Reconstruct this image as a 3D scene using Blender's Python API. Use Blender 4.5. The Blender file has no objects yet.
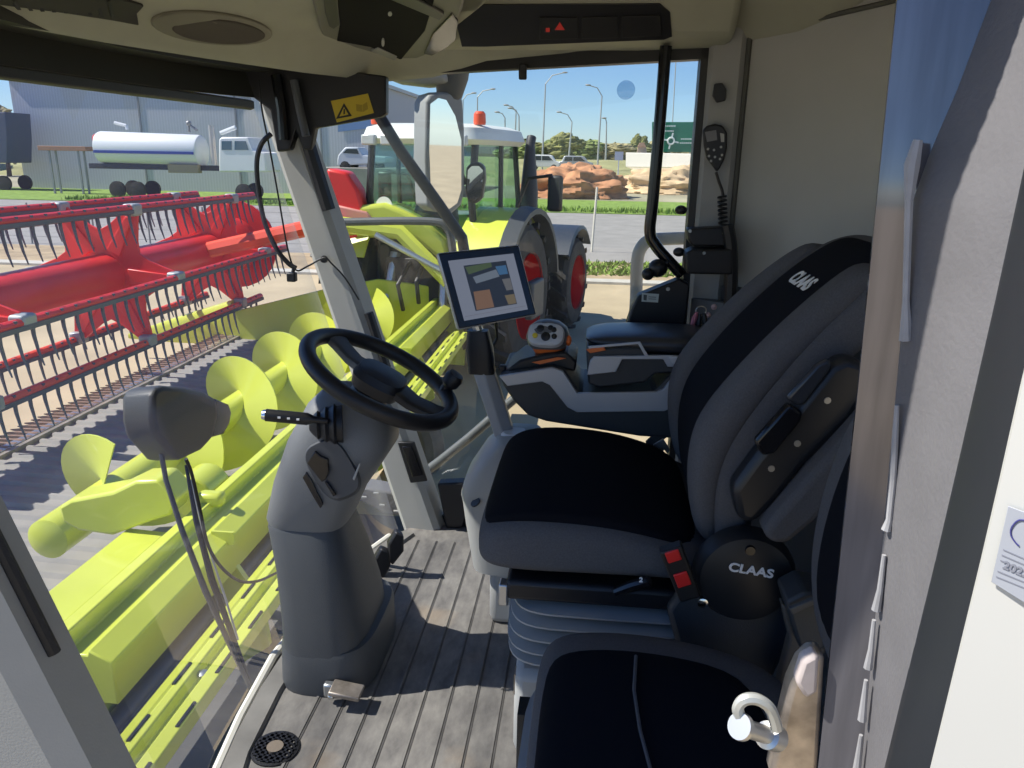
import bpy, bmesh, math, random
from mathutils import Vector, Matrix
random.seed(7)
PI = math.pi
C = bpy.context.scene.collection
S = bpy.context.scene
V = Vector

# ------------------------------------------------------------------ camera, sky, sun, exposure
PIT, YAW, ROLL, FPX = math.radians(16.5), math.radians(5.6), math.radians(1.0), 769.0
CAM = V((0, 0, 1.25))
fw = V((-math.sin(YAW) * math.cos(PIT), math.cos(YAW) * math.cos(PIT), -math.sin(PIT)))
r0 = V((math.cos(YAW), math.sin(YAW), 0)); u0 = r0.cross(fw)
rt = r0 * math.cos(ROLL) + u0 * math.sin(ROLL); up = u0 * math.cos(ROLL) - r0 * math.sin(ROLL)
cd = bpy.data.cameras.new('camera'); cam = bpy.data.objects.new('camera', cd); C.objects.link(cam)
cam.matrix_world = Matrix(((rt.x, up.x, -fw.x, CAM.x), (rt.y, up.y, -fw.y, CAM.y), (rt.z, up.z, -fw.z, CAM.z), (0, 0, 0, 1)))
cd.sensor_width = 36; cd.lens = 36 * FPX / 1024; cd.clip_start = 0.02; cd.clip_end = 2000
S.camera = cam

wd = bpy.data.worlds.new('sky'); S.world = wd; wd.use_nodes = True
wn = wd.node_tree; wn.nodes.clear()
wo = wn.nodes.new('ShaderNodeOutputWorld'); wb = wn.nodes.new('ShaderNodeBackground')
sk = wn.nodes.new('ShaderNodeTexSky'); sk.sky_type = 'NISHITA'; sk.sun_disc = False
sk.sun_elevation = math.radians(48); sk.sun_rotation = math.radians(-95); sk.altitude = 100
sk.air_density = 1.0; sk.dust_density = 0.0; sk.ozone_density = 4.0
wb.inputs['Strength'].default_value = 0.105
tint = wn.nodes.new('ShaderNodeMix'); tint.data_type = 'RGBA'; tint.blend_type = 'MULTIPLY'; tint.inputs['Factor'].default_value = 1; tint.inputs['B'].default_value = (.80, .95, 1.22, 1)
wn.links.new(sk.outputs[0], tint.inputs['A']); wn.links.new(tint.outputs['Result'], wb.inputs[0]); wn.links.new(wb.outputs[0], wo.inputs[0])

SUN_EL, SUN_AZ = math.radians(49.5), math.radians(7)
sd = bpy.data.lights.new('sun', 'SUN'); sd.energy = 6.4; sd.angle = math.radians(0.53); sd.color = (1, .95, .87)
so = bpy.data.objects.new('sun', sd); C.objects.link(so); so.location = (-20, 0, 30)
ld = V((math.cos(SUN_EL) * math.cos(SUN_AZ), math.cos(SUN_EL) * math.sin(SUN_AZ), -math.sin(SUN_EL)))
so.rotation_euler = ld.to_track_quat('-Z', 'Y').to_euler()
S.view_settings.view_transform = 'Standard'; S.view_settings.look = 'None'
S.view_settings.exposure = 0.18; S.view_settings.gamma = 1.0; S.view_settings.use_curve_mapping = False
S.cycles.max_bounces = 10; S.cycles.diffuse_bounces = 5; S.cycles.transparent_max_bounces = 16
S.cycles.sample_clamp_indirect = 6.0

# ------------------------------------------------------------------ helpers
def at(px, py, X=None, Y=None, Z=None):
    """point of the place seen in direction (px, py) where it meets the given plane"""
    d = fw + rt * ((px - 512) / FPX) + up * ((384 - py) / FPX)
    if X is not None: t = (X - CAM.x) / d.x
    elif Y is not None: t = (Y - CAM.y) / d.y
    else: t = (Z - CAM.z) / d.z
    return CAM + d * t

def lerp(a, b, t): return a + (b - a) * t

MATS = {}
def mat(name, col, rough=.5, metal=0., var=0., scale=8., bump=0., bscale=60., coat=0., spec=.5, stretch=None):
    if name in MATS: return MATS[name]
    m = bpy.data.materials.new(name); m.use_nodes = True; nt = m.node_tree
    b = nt.nodes['Principled BSDF']
    b.inputs['Base Color'].default_value = (*col, 1); b.inputs['Roughness'].default_value = rough
    b.inputs['Metallic'].default_value = metal; b.inputs['Coat Weight'].default_value = coat
    b.inputs['Specular IOR Level'].default_value = spec
    if var or bump:
        tc = nt.nodes.new('ShaderNodeTexCoord'); mp = nt.nodes.new('ShaderNodeMapping')
        nt.links.new(tc.outputs['Object'], mp.inputs[0])
        if stretch: mp.inputs['Scale'].default_value = stretch
    if var:
        n = nt.nodes.new('ShaderNodeTexNoise'); n.inputs['Scale'].default_value = scale; n.inputs['Detail'].default_value = 6
        nt.links.new(mp.outputs[0], n.inputs['Vector'])
        r = nt.nodes.new('ShaderNodeValToRGB'); r.color_ramp.elements[0].position = .3; r.color_ramp.elements[1].position = .7
        r.color_ramp.elements[0].color = (*[max(0, c * (1 - var)) for c in col], 1)
        r.color_ramp.elements[1].color = (*[min(1, c * (1 + var)) for c in col], 1)
        nt.links.new(n.outputs[0], r.inputs[0]); nt.links.new(r.outputs[0], b.inputs['Base Color'])
    if bump:
        n2 = nt.nodes.new('ShaderNodeTexNoise'); n2.inputs['Scale'].default_value = bscale; n2.inputs['Detail'].default_value = 3
        nt.links.new(mp.outputs[0], n2.inputs['Vector'])
        bp = nt.nodes.new('ShaderNodeBump'); bp.inputs['Strength'].default_value = bump; bp.inputs['Distance'].default_value = .01
        nt.links.new(n2.outputs[0], bp.inputs['Height']); nt.links.new(bp.outputs[0], b.inputs['Normal'])
    MATS[name] = m
    return m

def glassmat(name, tint=(1, 1, 1), base=.04, dust_haze=0., dust_haze_col=(.8, .8, .85), rough=0.):
    if name in MATS: return MATS[name]
    m = bpy.data.materials.new(name); m.use_nodes = True; nt = m.node_tree; nt.nodes.clear()
    o = nt.nodes.new('ShaderNodeOutputMaterial'); tr = nt.nodes.new('ShaderNodeBsdfTransparent'); tr.inputs[0].default_value = (*tint, 1)
    gl = nt.nodes.new('ShaderNodeBsdfGlossy'); gl.inputs['Roughness'].default_value = rough
    lw = nt.nodes.new('ShaderNodeLayerWeight'); lw.inputs[0].default_value = .5
    pw = nt.nodes.new('ShaderNodeMath'); pw.operation = 'POWER'; pw.inputs[1].default_value = 5
    ma = nt.nodes.new('ShaderNodeMath'); ma.operation = 'MULTIPLY_ADD'; ma.inputs[1].default_value = .4; ma.inputs[2].default_value = base; ma.use_clamp = True
    nt.links.new(lw.outputs['Facing'], pw.inputs[0]); nt.links.new(pw.outputs[0], ma.inputs[0])
    mx = nt.nodes.new('ShaderNodeMixShader'); nt.links.new(ma.outputs[0], mx.inputs[0]); nt.links.new(tr.outputs[0], mx.inputs[1]); nt.links.new(gl.outputs[0], mx.inputs[2])
    last = mx
    if dust_haze:
        df = nt.nodes.new('ShaderNodeBsdfTranslucent'); df.inputs[0].default_value = (*dust_haze_col, 1)
        m2 = nt.nodes.new('ShaderNodeMixShader'); m2.inputs[0].default_value = dust_haze
        nt.links.new(mx.outputs[0], m2.inputs[1]); nt.links.new(df.outputs[0], m2.inputs[2]); last = m2
    nt.links.new(last.outputs[0], o.inputs[0])
    MATS[name] = m
    return m

def emit(name, col, s):
    if name in MATS: return MATS[name]
    m = bpy.data.materials.new(name); m.use_nodes = True; nt = m.node_tree
    b = nt.nodes['Principled BSDF']; b.inputs['Base Color'].default_value = (.01, .01, .01, 1)
    b.inputs['Emission Color'].default_value = (*col, 1); b.inputs['Emission Strength'].default_value = s
    b.inputs['Roughness'].default_value = .35
    MATS[name] = m
    return m

class MB:
    """collects shapes into one mesh"""
    def __init__(s): s.b = bmesh.new()
    def poly(s, pts): return s.b.faces.new([s.b.verts.new(p) for p in pts])
    def loft(s, rings, cap=True, closed=True):
        vs = [[s.b.verts.new(p) for p in r] for r in rings]
        n = len(vs[0])
        for a, b in zip(vs, vs[1:]):
            for i in range(n if closed else n - 1):
                j = (i + 1) % n
                s.b.faces.new((a[i], a[j], b[j], b[i]))
        if cap and closed:
            s.b.faces.new(list(reversed(vs[0]))); s.b.faces.new(vs[-1])
        return s
    def prism(s, pts, vec):
        vec = V(vec); return s.loft([[V(p) for p in pts], [V(p) + vec for p in pts]])
    def box(s, c, size, R=None):
        c = V(c); h = V(size) / 2; R = R or Matrix.Identity(3)
        q = [(-1, -1), (1, -1), (1, 1), (-1, 1)]
        return s.loft([[c + R @ V((x * h.x, y * h.y, z * h.z)) for x, y in q] for z in (-1, 1)])
    def tube(s, pts, r, n=10, cap=True):
        pts = [V(p) for p in pts]; rings = []; nrm = None
        for i, p in enumerate(pts):
            t = (pts[min(i + 1, len(pts) - 1)] - pts[max(i - 1, 0)]).normalized()
            if nrm is None:
                nrm = t.orthogonal().normalized()
            nrm = (nrm - t * nrm.dot(t)).normalized(); bn = t.cross(nrm)
            rr = r[i] if isinstance(r, (list, tuple)) else r
            rings.append([p + (nrm * math.cos(2 * PI * k / n) + bn * math.sin(2 * PI * k / n)) * rr for k in range(n)])
        return s.loft(rings, cap)
    def lathe(s, prof, o, ax, n=24, cap=True):
        o = V(o); ax = V(ax).normalized(); e = ax.orthogonal().normalized(); f = ax.cross(e)
        return s.loft([[o + ax * h + (e * math.cos(2 * PI * k / n) + f * math.sin(2 * PI * k / n)) * max(r, 1e-4) for k in range(n)] for r, h in prof], cap)
    def ball(s, c, r, n=16, m=10):
        c = V(c); r = V((r, r, r)) if not hasattr(r, '__len__') else V(r)
        rings = []
        for i in range(m + 1):
            a = PI * i / m; q = max(math.sin(a), 1e-3)
            rings.append([c + V((r.x * q * math.cos(2 * PI * k / n), r.y * q * math.sin(2 * PI * k / n), -r.z * math.cos(a))) for k in range(n)])
        return s.loft(rings)
    def torus(s, c, ax, R, r, n=40, k=10):
        c = V(c); ax = V(ax).normalized(); e = ax.orthogonal().normalized(); f = ax.cross(e)
        rings = []
        for i in range(n):
            a = 2 * PI * i / n; d = e * math.cos(a) + f * math.sin(a)
            rings.append([c + d * (R + r * math.cos(2 * PI * j / k)) + ax * r * math.sin(2 * PI * j / k) for j in range(k)])
        rings.append(rings[0]); s.loft(rings, False); return s
    def obj(s, name, m, parent=None, bevel=0, smooth=35, seg=2):
        bmesh.ops.remove_doubles(s.b, verts=s.b.verts, dist=1e-6)
        bmesh.ops.recalc_face_normals(s.b, faces=s.b.faces)
        me = bpy.data.meshes.new(name); s.b.to_mesh(me); s.b.free()
        off = V((0, 0, 0)); p = parent
        while p: off += p.location; p = p.parent
        me.transform(Matrix.Translation(-off))
        me.materials.append(m)
        if smooth:
            for f in me.polygons: f.use_smooth = True
            me.set_sharp_from_angle(angle=math.radians(smooth))
        o = bpy.data.objects.new(name, me); C.objects.link(o)
        if parent: o.parent = parent
        if bevel:
            md = o.modifiers.new('bevel', 'BEVEL'); md.width = bevel; md.segments = seg; md.limit_method = 'ANGLE'; md.angle_limit = math.radians(40)
            md.harden_normals = False
        return o

def soft(o):
    m = o.modifiers.new('soft', 'SUBSURF'); m.levels = 1; m.render_levels = 2
    for p in o.data.polygons: p.use_smooth = True
    if 'sharp_edge' in o.data.attributes: o.data.attributes.remove(o.data.attributes['sharp_edge'])
    return o

def thing(name, label, cat, loc=(0, 0, 0), group=None):
    o = bpy.data.objects.new(name, None); C.objects.link(o); o.location = V(loc); o.empty_display_size = .1
    return tag(o, label, cat, group)
def tag(o, label, cat, group=None, kind=None):
    o['label'] = label; o['category'] = cat
    if group: o['group'] = group
    if kind: o['kind'] = kind
    return o
def struct(o, label=None, cat=None):
    o['kind'] = 'structure'
    if label: o['label'] = label
    if cat: o['category'] = cat
    return o
def lab(o, l): o['label'] = l; return o
def copy_tree(o, parent=None):
    c = o.copy(); C.objects.link(c)
    if parent: c.parent = parent
    for ch in list(o.children): copy_tree(ch, c)
    return c
def se(o, ex, ey, hx, hy, p=4., n=32):
    """superellipse ring round o in the plane of ex, ey"""
    o = V(o); ex = V(ex); ey = V(ey); out = []
    for k in range(n):
        a = 2 * PI * k / n; c, q = math.cos(a), math.sin(a)
        out.append(o + ex * hx * math.copysign(abs(c) ** (2 / p), c) + ey * hy * math.copysign(abs(q) ** (2 / p), q))
    return out
def slab(pts, nrm, d):
    """solid of thickness d behind an outline"""
    return MB().prism(pts, V(nrm) * d)
def text(name, s, size, M, m, parent, depth=.0008, shear=0., align='CENTER', sx=1.):
    cu = bpy.data.curves.new(name, 'FONT'); cu.body = s; cu.size = size; cu.extrude = depth; cu.align_x = align; cu.align_y = 'CENTER'
    cu.shear = shear; cu.offset = size * .032
    to = bpy.data.objects.new(name, cu); C.objects.link(to); bpy.context.view_layer.update()
    me = bpy.data.meshes.new_from_object(to.evaluated_get(bpy.context.evaluated_depsgraph_get())); me.materials.clear(); me.materials.append(m)
    bpy.data.objects.remove(to); me.name = name
    o = bpy.data.objects.new(name, me); C.objects.link(o)
    off = V((0, 0, 0)); p = parent
    while p: off += p.location; p = p.parent
    o.matrix_world = Matrix.Translation(-off) @ M @ Matrix.Diagonal((sx, 1, 1, 1))
    o.parent = parent
    return o
def frame(o, ex, ey):
    ex = V(ex).normalized(); ez = ex.cross(V(ey)).normalized(); ey = ez.cross(ex)
    return Matrix(((ex.x, ey.x, ez.x, o[0]), (ex.y, ey.y, ez.y, o[1]), (ex.z, ey.z, ez.z, o[2]), (0, 0, 0, 1)))

# ------------------------------------------------------------------ materials
LIME = mat('lime_paint', (.58, .63, .075), .32, var=.06, scale=3, coat=.3)
RED = mat('red_paint', (.75, .035, .03), .35, var=.1, scale=3)
ORANGE = mat('red_orange_paint', (.8, .09, .04), .4)
BLACK = mat('black_plastic', (.012, .012, .014), .45, bump=.1, bscale=300)
BLACKG = mat('black_gloss', (.008, .008, .01), .15)
CHAR = mat('charcoal_plastic', (.075, .08, .085), .5, bump=.15, bscale=400)
DGREY = mat('dark_grey_plastic', (.035, .04, .046), .5, bump=.15, bscale=350)
LGREY = mat('light_grey_plastic', (.42, .42, .40), .5, bump=.08, bscale=300)
PILLAR = mat('pillar_grey', (.40, .40, .37), .6, var=.05, bump=.06, bscale=300)
BEIGE = mat('headliner_beige', (.36, .355, .275), .8, var=.04, scale=12, bump=.05, bscale=500)
SILVER = mat('silver_trim', (.42, .45, .50), .4, metal=.25)
STEEL = mat('steel', (.55, .56, .56), .35, metal=.9, var=.1, scale=20)
CHROME = mat('chrome', (.8, .8, .8), .15, metal=1)
WORN = mat('worn_steel', (.38, .33, .28), .45, metal=.7, var=.4, scale=30)
TUBEG = mat('grey_tube_paint', (.10, .105, .105), .45)
FAB_K = mat('black_fabric', (.007, .008, .012), .95, bump=.3, bscale=900, spec=.1)
FAB_G = mat('grey_fabric', (.105, .105, .112), .95, var=.12, scale=300, bump=.3, bscale=700, spec=.15)
RUB = mat('tyre_rubber', (.035, .033, .032), .8, var=.3, scale=6)
DUSTY = mat('dusty_rubber', (.22, .17, .11), .9, var=.4, scale=8)
WHITE = mat('white_paint', (.8, .8, .78), .4)
GLASS = glassmat('clear_glass', (.97, .985, .97), .03, dust_haze=.006)
WIND = glassmat('windscreen_glass', (.95, .965, .98), .010, dust_haze=.011, dust_haze_col=(.62, .58, 1.0))  # violet-blue dust layer also paints in the haze of reflected sky
REDB = mat('red_button', (.7, .02, .02), .4)
ORG = mat('orange_plastic', (.75, .16, .03), .4)
WTXT = mat('white_print', (.8, .8, .8), .6)

# ------------------------------------------------------------------ ground outside, roads, grass
GZ = -1.6
def band(name, y0, y1, z, m, x0=-140, x1=140, t=.2):
    return struct(MB().box(((x0 + x1) / 2, (y0 + y1) / 2, z - t / 2), (x1 - x0, y1 - y0, t)).obj(name, m, smooth=0))
yardm = mat('concrete_yard', (.45, .36, .225), .9, var=.14, scale=.8, bump=.1, bscale=30)
asph = mat('road_asphalt', (.28, .265, .245), .9, var=.12, scale=1.2, bump=.1, bscale=30)
shade_m = mat('yard_shade', (.13, .125, .12), .9, var=.2, scale=2, bump=.1, bscale=30)
grassm = mat('grass_green', (.18, .28, .04), .95, var=.35, scale=2.5, bump=.4, bscale=12)
drym = mat('dry_soil', (.40, .30, .18), .95, var=.3, scale=1.5, bump=.3, bscale=10)
band('ground_yard', -20, 18.3, GZ, yardm)
band('ground_shade', -3, 5.6, GZ + .012, shade_m, -9, -.75, .05)  # dark sheet under the header, its shade laid on the yard as colour
band('kerb', 18.1, 18.6, GZ + .06, mat('kerb_concrete', (.5, .47, .40), .9, var=.1))
band('ground_verge', 18.5, 21.9, GZ + .04, drym)
band('road', 21.7, 41.8, GZ + .02, asph)
band('ground_grass', 41.6, 54, GZ + .06, grassm)
band('ground_far', 53.8, 420, GZ + .05, mat('far_ground', (.33, .30, .20), .95, var=.3, scale=.1), -400, 400)
def grass_patch(name, x0, x1, y0, y1, n, h, label):
    b = MB()
    for _ in range(n):
        x, y = random.uniform(x0, x1), random.uniform(y0, y1); a = random.uniform(0, PI); w = random.uniform(.03, .07); hh = h * random.uniform(.5, 1.3)
        dx, dy = math.cos(a) * w, math.sin(a) * w; l = random.uniform(-.1, .1)
        b.poly([(x - dx, y - dy, GZ + .03), (x + dx, y + dy, GZ + .03), (x + l, y + l, GZ + .04 + hh)])
    return tag(b.obj(name, grassm, smooth=0), label, 'grass', kind='stuff')
grass_patch('verge_grass', -1, 6, 19.2, 21.7, 2500, .10, 'thin strip of green grass between the yard and the road')
grass_patch('far_grass', -30, 12, 41.9, 44, 4000, .25, 'green grass strip along the far side of the road')

def blob(name, c, r, m, amp=.25, freq=1.6, n=28, k=18, flat=False, seed=0):
    from mathutils import noise
    b = MB(); rings = []
    c = V(c); r = V(r)
    for i in range(k + 1):
        a = PI * i / k if not flat else PI / 2 + PI / 2 * i / k
        q = max(math.sin(a), 1e-3)
        ring = []
        for j in range(n):
            d = V((q * math.cos(2 * PI * j / n), q * math.sin(2 * PI * j / n), -math.cos(a)))
            f = 1 + amp * noise.fractal(d * freq + V((seed * 3.1, seed * 1.7, seed)), .8, 2, 5)
            ring.append(c + V((d.x * r.x * f, d.y * r.y * f, d.z * r.z * (f if not flat or i else 0))))
        rings.append(ring)
    return b.loft(rings).obj(name, m, smooth=0 if not flat else 50)

redsoil = mat('red_soil', (.46, .22, .11), .95, var=.35, scale=1.2, bump=.6, bscale=3)
tansoil = mat('tan_soil', (.55, .40, .24), .95, var=.3, scale=1.2, bump=.6, bscale=3)
def dirt(px0, px1, ptop, Y, m, label, seed):
    a = at(px0, 200, Y=Y); b_ = at(px1, 200, Y=Y); h = at((px0 + px1) / 2, ptop, Y=Y).z - GZ
    o = blob('dirt_pile', ((a.x + b_.x) / 2, Y + 2, GZ), ((b_.x - a.x) / 2, 4, h), m, .22, 2.6, 70, 30, True, seed)
    return tag(o, label, 'dirt pile')
dirt(515, 632, 166, 57, redsoil, 'reddish brown mound of soil behind the tractor', 1)
dirt(612, 740, 168, 67, tansoil, 'pale tan mound of soil below the long white wall', 5)

# ------------------------------------------------------------------ trees on the skyline
leafA = mat('olive_leaves', (.19, .19, .06), .95, var=.5, scale=1.2, bump=.8, bscale=3)
leafB = mat('green_leaves', (.19, .23, .07), .95, var=.5, scale=1.2, bump=.8, bscale=3)
leafC = mat('dry_leaves', (.28, .24, .12), .95, var=.5, scale=1.2, bump=.8, bscale=3)
bark = mat('bark', (.12, .09, .06), .9)
def tree(px, ptop, w, Y, m, label, seed, name='tree', base=168, group='trees along the skyline'):
    g = at(px, base, Y=Y); t = at(px, ptop, Y=Y); hw = w * .8 * Y / 769
    h = t.z - g.z
    e = thing(name, label, 'tree', (g.x, g.y, g.z), group)
    MB().tube([(g.x, g.y, min(g.z, -.5) - 1.5), (g.x + .2, g.y, g.z + h * .5)], [.25, .15], 7).obj('trunk', bark, e)
    b = MB(); rng = random.Random(seed)
    from mathutils import noise
    for q in range(16):
        cx = g.x + rng.uniform(-.7, .7) * hw; cz = g.z + h * rng.uniform(.3, .78); rr = hw * rng.uniform(.25, .42); rz = h * rng.uniform(.14, .24)
        rings = []
        for i in range(13):
            a = PI * i / 12; qq = max(math.sin(a), 1e-3); ring = []
            for j in range(16):
                d = V((qq * math.cos(2 * PI * j / 16), qq * math.sin(2 * PI * j / 16), -math.cos(a)))
                f = 1 + .35 * noise.fractal(d * 3.5 + V((seed + q, q, seed)), .8, 2, 4)
                ring.append(V((cx + d.x * rr * f, g.y + rng.uniform(-.1, .1) + d.y * rr * f, cz + d.z * rz * f)))
            rings.append(ring)
        b.loft(rings)
    b.obj('crown', m, e, smooth=0)
    return e
lot = MB().box((at(360, 168, Y=49).x, 50.5, (GZ + at(360, 168, Y=49).z) / 2), (5.5, 6, at(360, 168, Y=49).z - GZ)).obj('ground_lot', asph, smooth=0); struct(lot)
TR = [(345, 128, 40, 120, leafC, 'dry tree behind the parked ute at the left of the tractor'),
      (398, 116, 26, 95, leafB, 'round green tree above the tractor cab roof, left of the big mirror'),
      (520, 141, 34, 120, leafB, 'tree just right of the tractor roof on the skyline'),
      (548, 131, 40, 125, leafA, 'rounded olive tree behind the two light poles near the tractor'),
      (574, 137, 36, 122, leafB, 'bushy tree directly above the white parked car'),
      (600, 140, 40, 128, leafC, 'dry brownish tree between two light poles'),
      (622, 143, 34, 120, leafA, 'low olive tree left of the long white wall'),
      (640, 133, 14, 150, leafA, 'small dark tree poking up on the skyline'),
      (646, 146, 30, 118, leafB, 'low green tree behind the left end of the white wall'),
      (668, 138, 40, 130, leafC, 'sparse dry tree left of the green road sign'),
      (700, 140, 40, 130, leafA, 'olive tree half hidden by the green road sign'),
      (8, 99, 50, 75, leafC, 'brownish tree beside the corner of the big grey shed'),
      (-62, 92, 50, 80, leafA, 'olive tree at the far left beyond the dark truck')]
for i, (px, pt, w, Y, m, l) in enumerate(TR): tree(px, pt, w, Y if Y < 90 else 104 + 10 * i, m, l, i + 1)
hill = MB()
pts = [at(px, py, Y=380) for px, py in ((-200, 150), (0, 146), (150, 150), (430, 147), (520, 146), (560, 143), (620, 146), (720, 152), (900, 160))]
hill.loft([[(p.x, 380, -12) for p in pts], [tuple(p) for p in pts], [(p.x, 400, p.z) for p in pts], [(p.x, 400, -12) for p in pts]], True, False)
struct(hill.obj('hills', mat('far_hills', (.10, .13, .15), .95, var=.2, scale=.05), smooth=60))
bank = MB()
bank.prism([(-90, 78, GZ), (-90, 83, -.22), (-90, 92, -.2), (-90, 100, .85), (-90, 225, 1.0), (-90, 225, GZ)], (180, 0, 0))
struct(bank.obj('ground_embankment', mat('embankment_grass', (.30, .29, .13), .95, var=.3, scale=.4), smooth=0))

# ------------------------------------------------------------------ street lights
pole_m = mat('galvanised', (.42, .43, .42), .5, metal=.3)
def lamp(px, pbase, ptop, pxtop, phead, pyhead, Y, label):
    a = at(px, pbase, Y=Y); t = at(pxtop, ptop, Y=Y); h = at(phead, pyhead, Y=Y)
    e = thing('street_lamp', label, 'street lamp', (a.x, a.y, a.z), 'street lamps beyond the road')
    k = Y / 769
    MB().tube([(a.x, Y, min(a.z, .8 if Y > 100 else -.25)), (a.x, Y, a.z), tuple(t)], [.9 * k, .9 * k, .55 * k], 8).obj('pole', pole_m, e)
    md = V((lerp(t.x, h.x, .35), Y, lerp(t.z, h.z, .75)))
    MB().tube([tuple(t), tuple(md), tuple(h)], .45 * k, 8).obj('arm', pole_m, e)
    MB().ball((h.x, Y, h.z), (2.6 * k, 1.5 * k, .8 * k), 12, 8).obj('lamp_head', mat('lamp_head_grey', (.3, .3, .3), .5), e)
    return e
for a in ((542.5, 156, 84, 545.5, 565, 72.5, 92, 'tall street lamp with arm to the right, above the red soil mound'),
          (477, 150, 97, 477.5, 493, 89, 110, 'street lamp right of the mirror with arm reaching right'),
          (598, 156, 96, 602, 588, 85, 92, 'tall street lamp with arm to the left, right of the middle'),
          (569, 156, 122, 572, 559, 112, 110, 'shorter curved street lamp over the parked cars'),
          (515, 142, 112, 516, 506, 105, 140, 'distant street lamp pair, right one with arm to the left'),
          (505, 142, 118, 505, 497, 112, 160, 'most distant small street lamp above the tractor roof'),
          (519, 142, 116, 519, 510, 108, 150, 'distant slim street lamp left of the tallest one'),
          (462, 150, 100, 463, 474, 93, 130, 'street lamp half hidden behind the edge of the big mirror'),
          (606, 150, 122, 606.5, 604, 118, 140, 'thin distant pole right of the second tall lamp')):
    lamp(*a)
b = MB(); a = at(671, 150, Y=86); t = at(676, 60, Y=86); b.tube([(a.x, 86, GZ), (a.x, 86, a.z), (t.x, 86, t.z)], .05, 8)
tag(b.obj('flag_pole', pole_m), 'slim pale pole rising beside the black grab bar', 'pole')
b = MB(); a = at(592, 245, Y=24.4); t = at(597, 187, Y=24.4); b.tube([(a.x, 24.4, GZ), (t.x, 24.4, t.z - .1), (t.x, 24.4, t.z)], [.035, .035, .03], 8)
tag(b.obj('marker_post', mat('post_cream', (.65, .6, .5), .7)), 'thin cream marker post standing beside the road right of the tractor', 'post')

# ------------------------------------------------------------------ road sign, white wall
e = thing('road_sign', 'green road sign with white roundabout symbol behind the grab bar', 'road sign', at(680, 160, Y=80))
p = [at(x, y, Y=84) for x, y in ((652, 122), (697, 122), (697, 152), (652, 152))]
slab(p, (0, 1, 0), .08).obj('sign_panel', mat('sign_green', (.01, .17, .09), .4), e, bevel=.02)
for x in (660, 690):
    q = at(x, 150, Y=84.15); MB().tube([(q.x, 84.15, GZ), (q.x, 84.15, q.z + 2)], .06, 8).obj('post', pole_m, e)
sw = mat('sign_white', (.75, .8, .78), .5)
b = MB(); c = at(671, 141, Y=83.95); b.torus(c, (0, 1, 0), .32, .09, 20, 6)
for k in range(4):
    a = PI / 4 + k * PI / 2 + .6; d = V((math.cos(a), 0, math.sin(a))); n_ = V((-d.z, 0, d.x)) * .08
    b.prism([c + d * .36 - n_, c + d * .36 + n_, c + d * .8 + n_, c + d * .8 - n_], (0, .03, 0))
b.obj('roundabout_symbol', sw, e)
for x0, x1, y in ((681, 692, 139), (680, 692, 143), (665, 676, 126), (665, 674, 131)):
    b = MB(); p0, p1 = at(x0, y, Y=83.95), at(x1, y, Y=83.95)
    n = 6
    for k in range(n):
        xx = lerp(p0.x, p1.x, (k + .1) / n); b.box((xx + .05, 83.96, lerp(p0.z, p1.z, k / n)), ((p1.x - p0.x) / n * .7, .03, .13))
    b.obj('text_line', sw, e)
e = thing('white_wall', 'long low white concrete wall below the green road sign', 'wall', at(660, 165, Y=69))
p = [at(x, y, Y=q) for x, y, q in ((626, 152.5, 80), (760, 155, 66), (760, 168, 66), (626, 167, 80))]
slab(p, (0, 1, 0), .6).obj('wall_body', mat('white_wall_paint', (.62, .60, .55), .8, var=.05), e, bevel=.05)
p = [at(x, y, Y=q) for x, y, q in ((627, 167.5, 79.5), (760, 169, 65.6), (760, 174, 65.6), (640, 171, 78))]
slab(p, (0, 1, 0), 1.2).obj('footing', mat('wall_footing', (.7, .62, .5), .9), e)
e = thing('wall_cap', 'small tan pier with cap standing on the white wall', 'pier', at(642, 152, Y=80))
p = [at(x, y, Y=79.5) for x, y in ((638, 147), (646, 147), (647, 153), (637, 153))]
slab(p, (0, 1, 0), .4).obj('pier', mat('pier_tan', (.6, .42, .3), .9), e)
p = [at(x, y, Y=79.4) for x, y in ((640, 142.5), (644, 142.5), (646.5, 147), (637.5, 147))]
slab(p, (0, 1, 0), .5).obj('cap', mat('cap_tan', (.5, .3, .2), .9), e)
b = MB(); c = at(619, 156, Y=68); b.lathe([(.5, 0), (.5, .04)], c, (0, 1, 0), 4); b.tube([(c.x, 68.03, GZ), (c.x, 68.03, c.z)], .04, 6)
tag(b.obj('diamond_sign', mat('diamond_sign_blue', (.35, .4, .55), .5)), 'small pale diamond shaped sign left of the white wall', 'sign')

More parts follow.
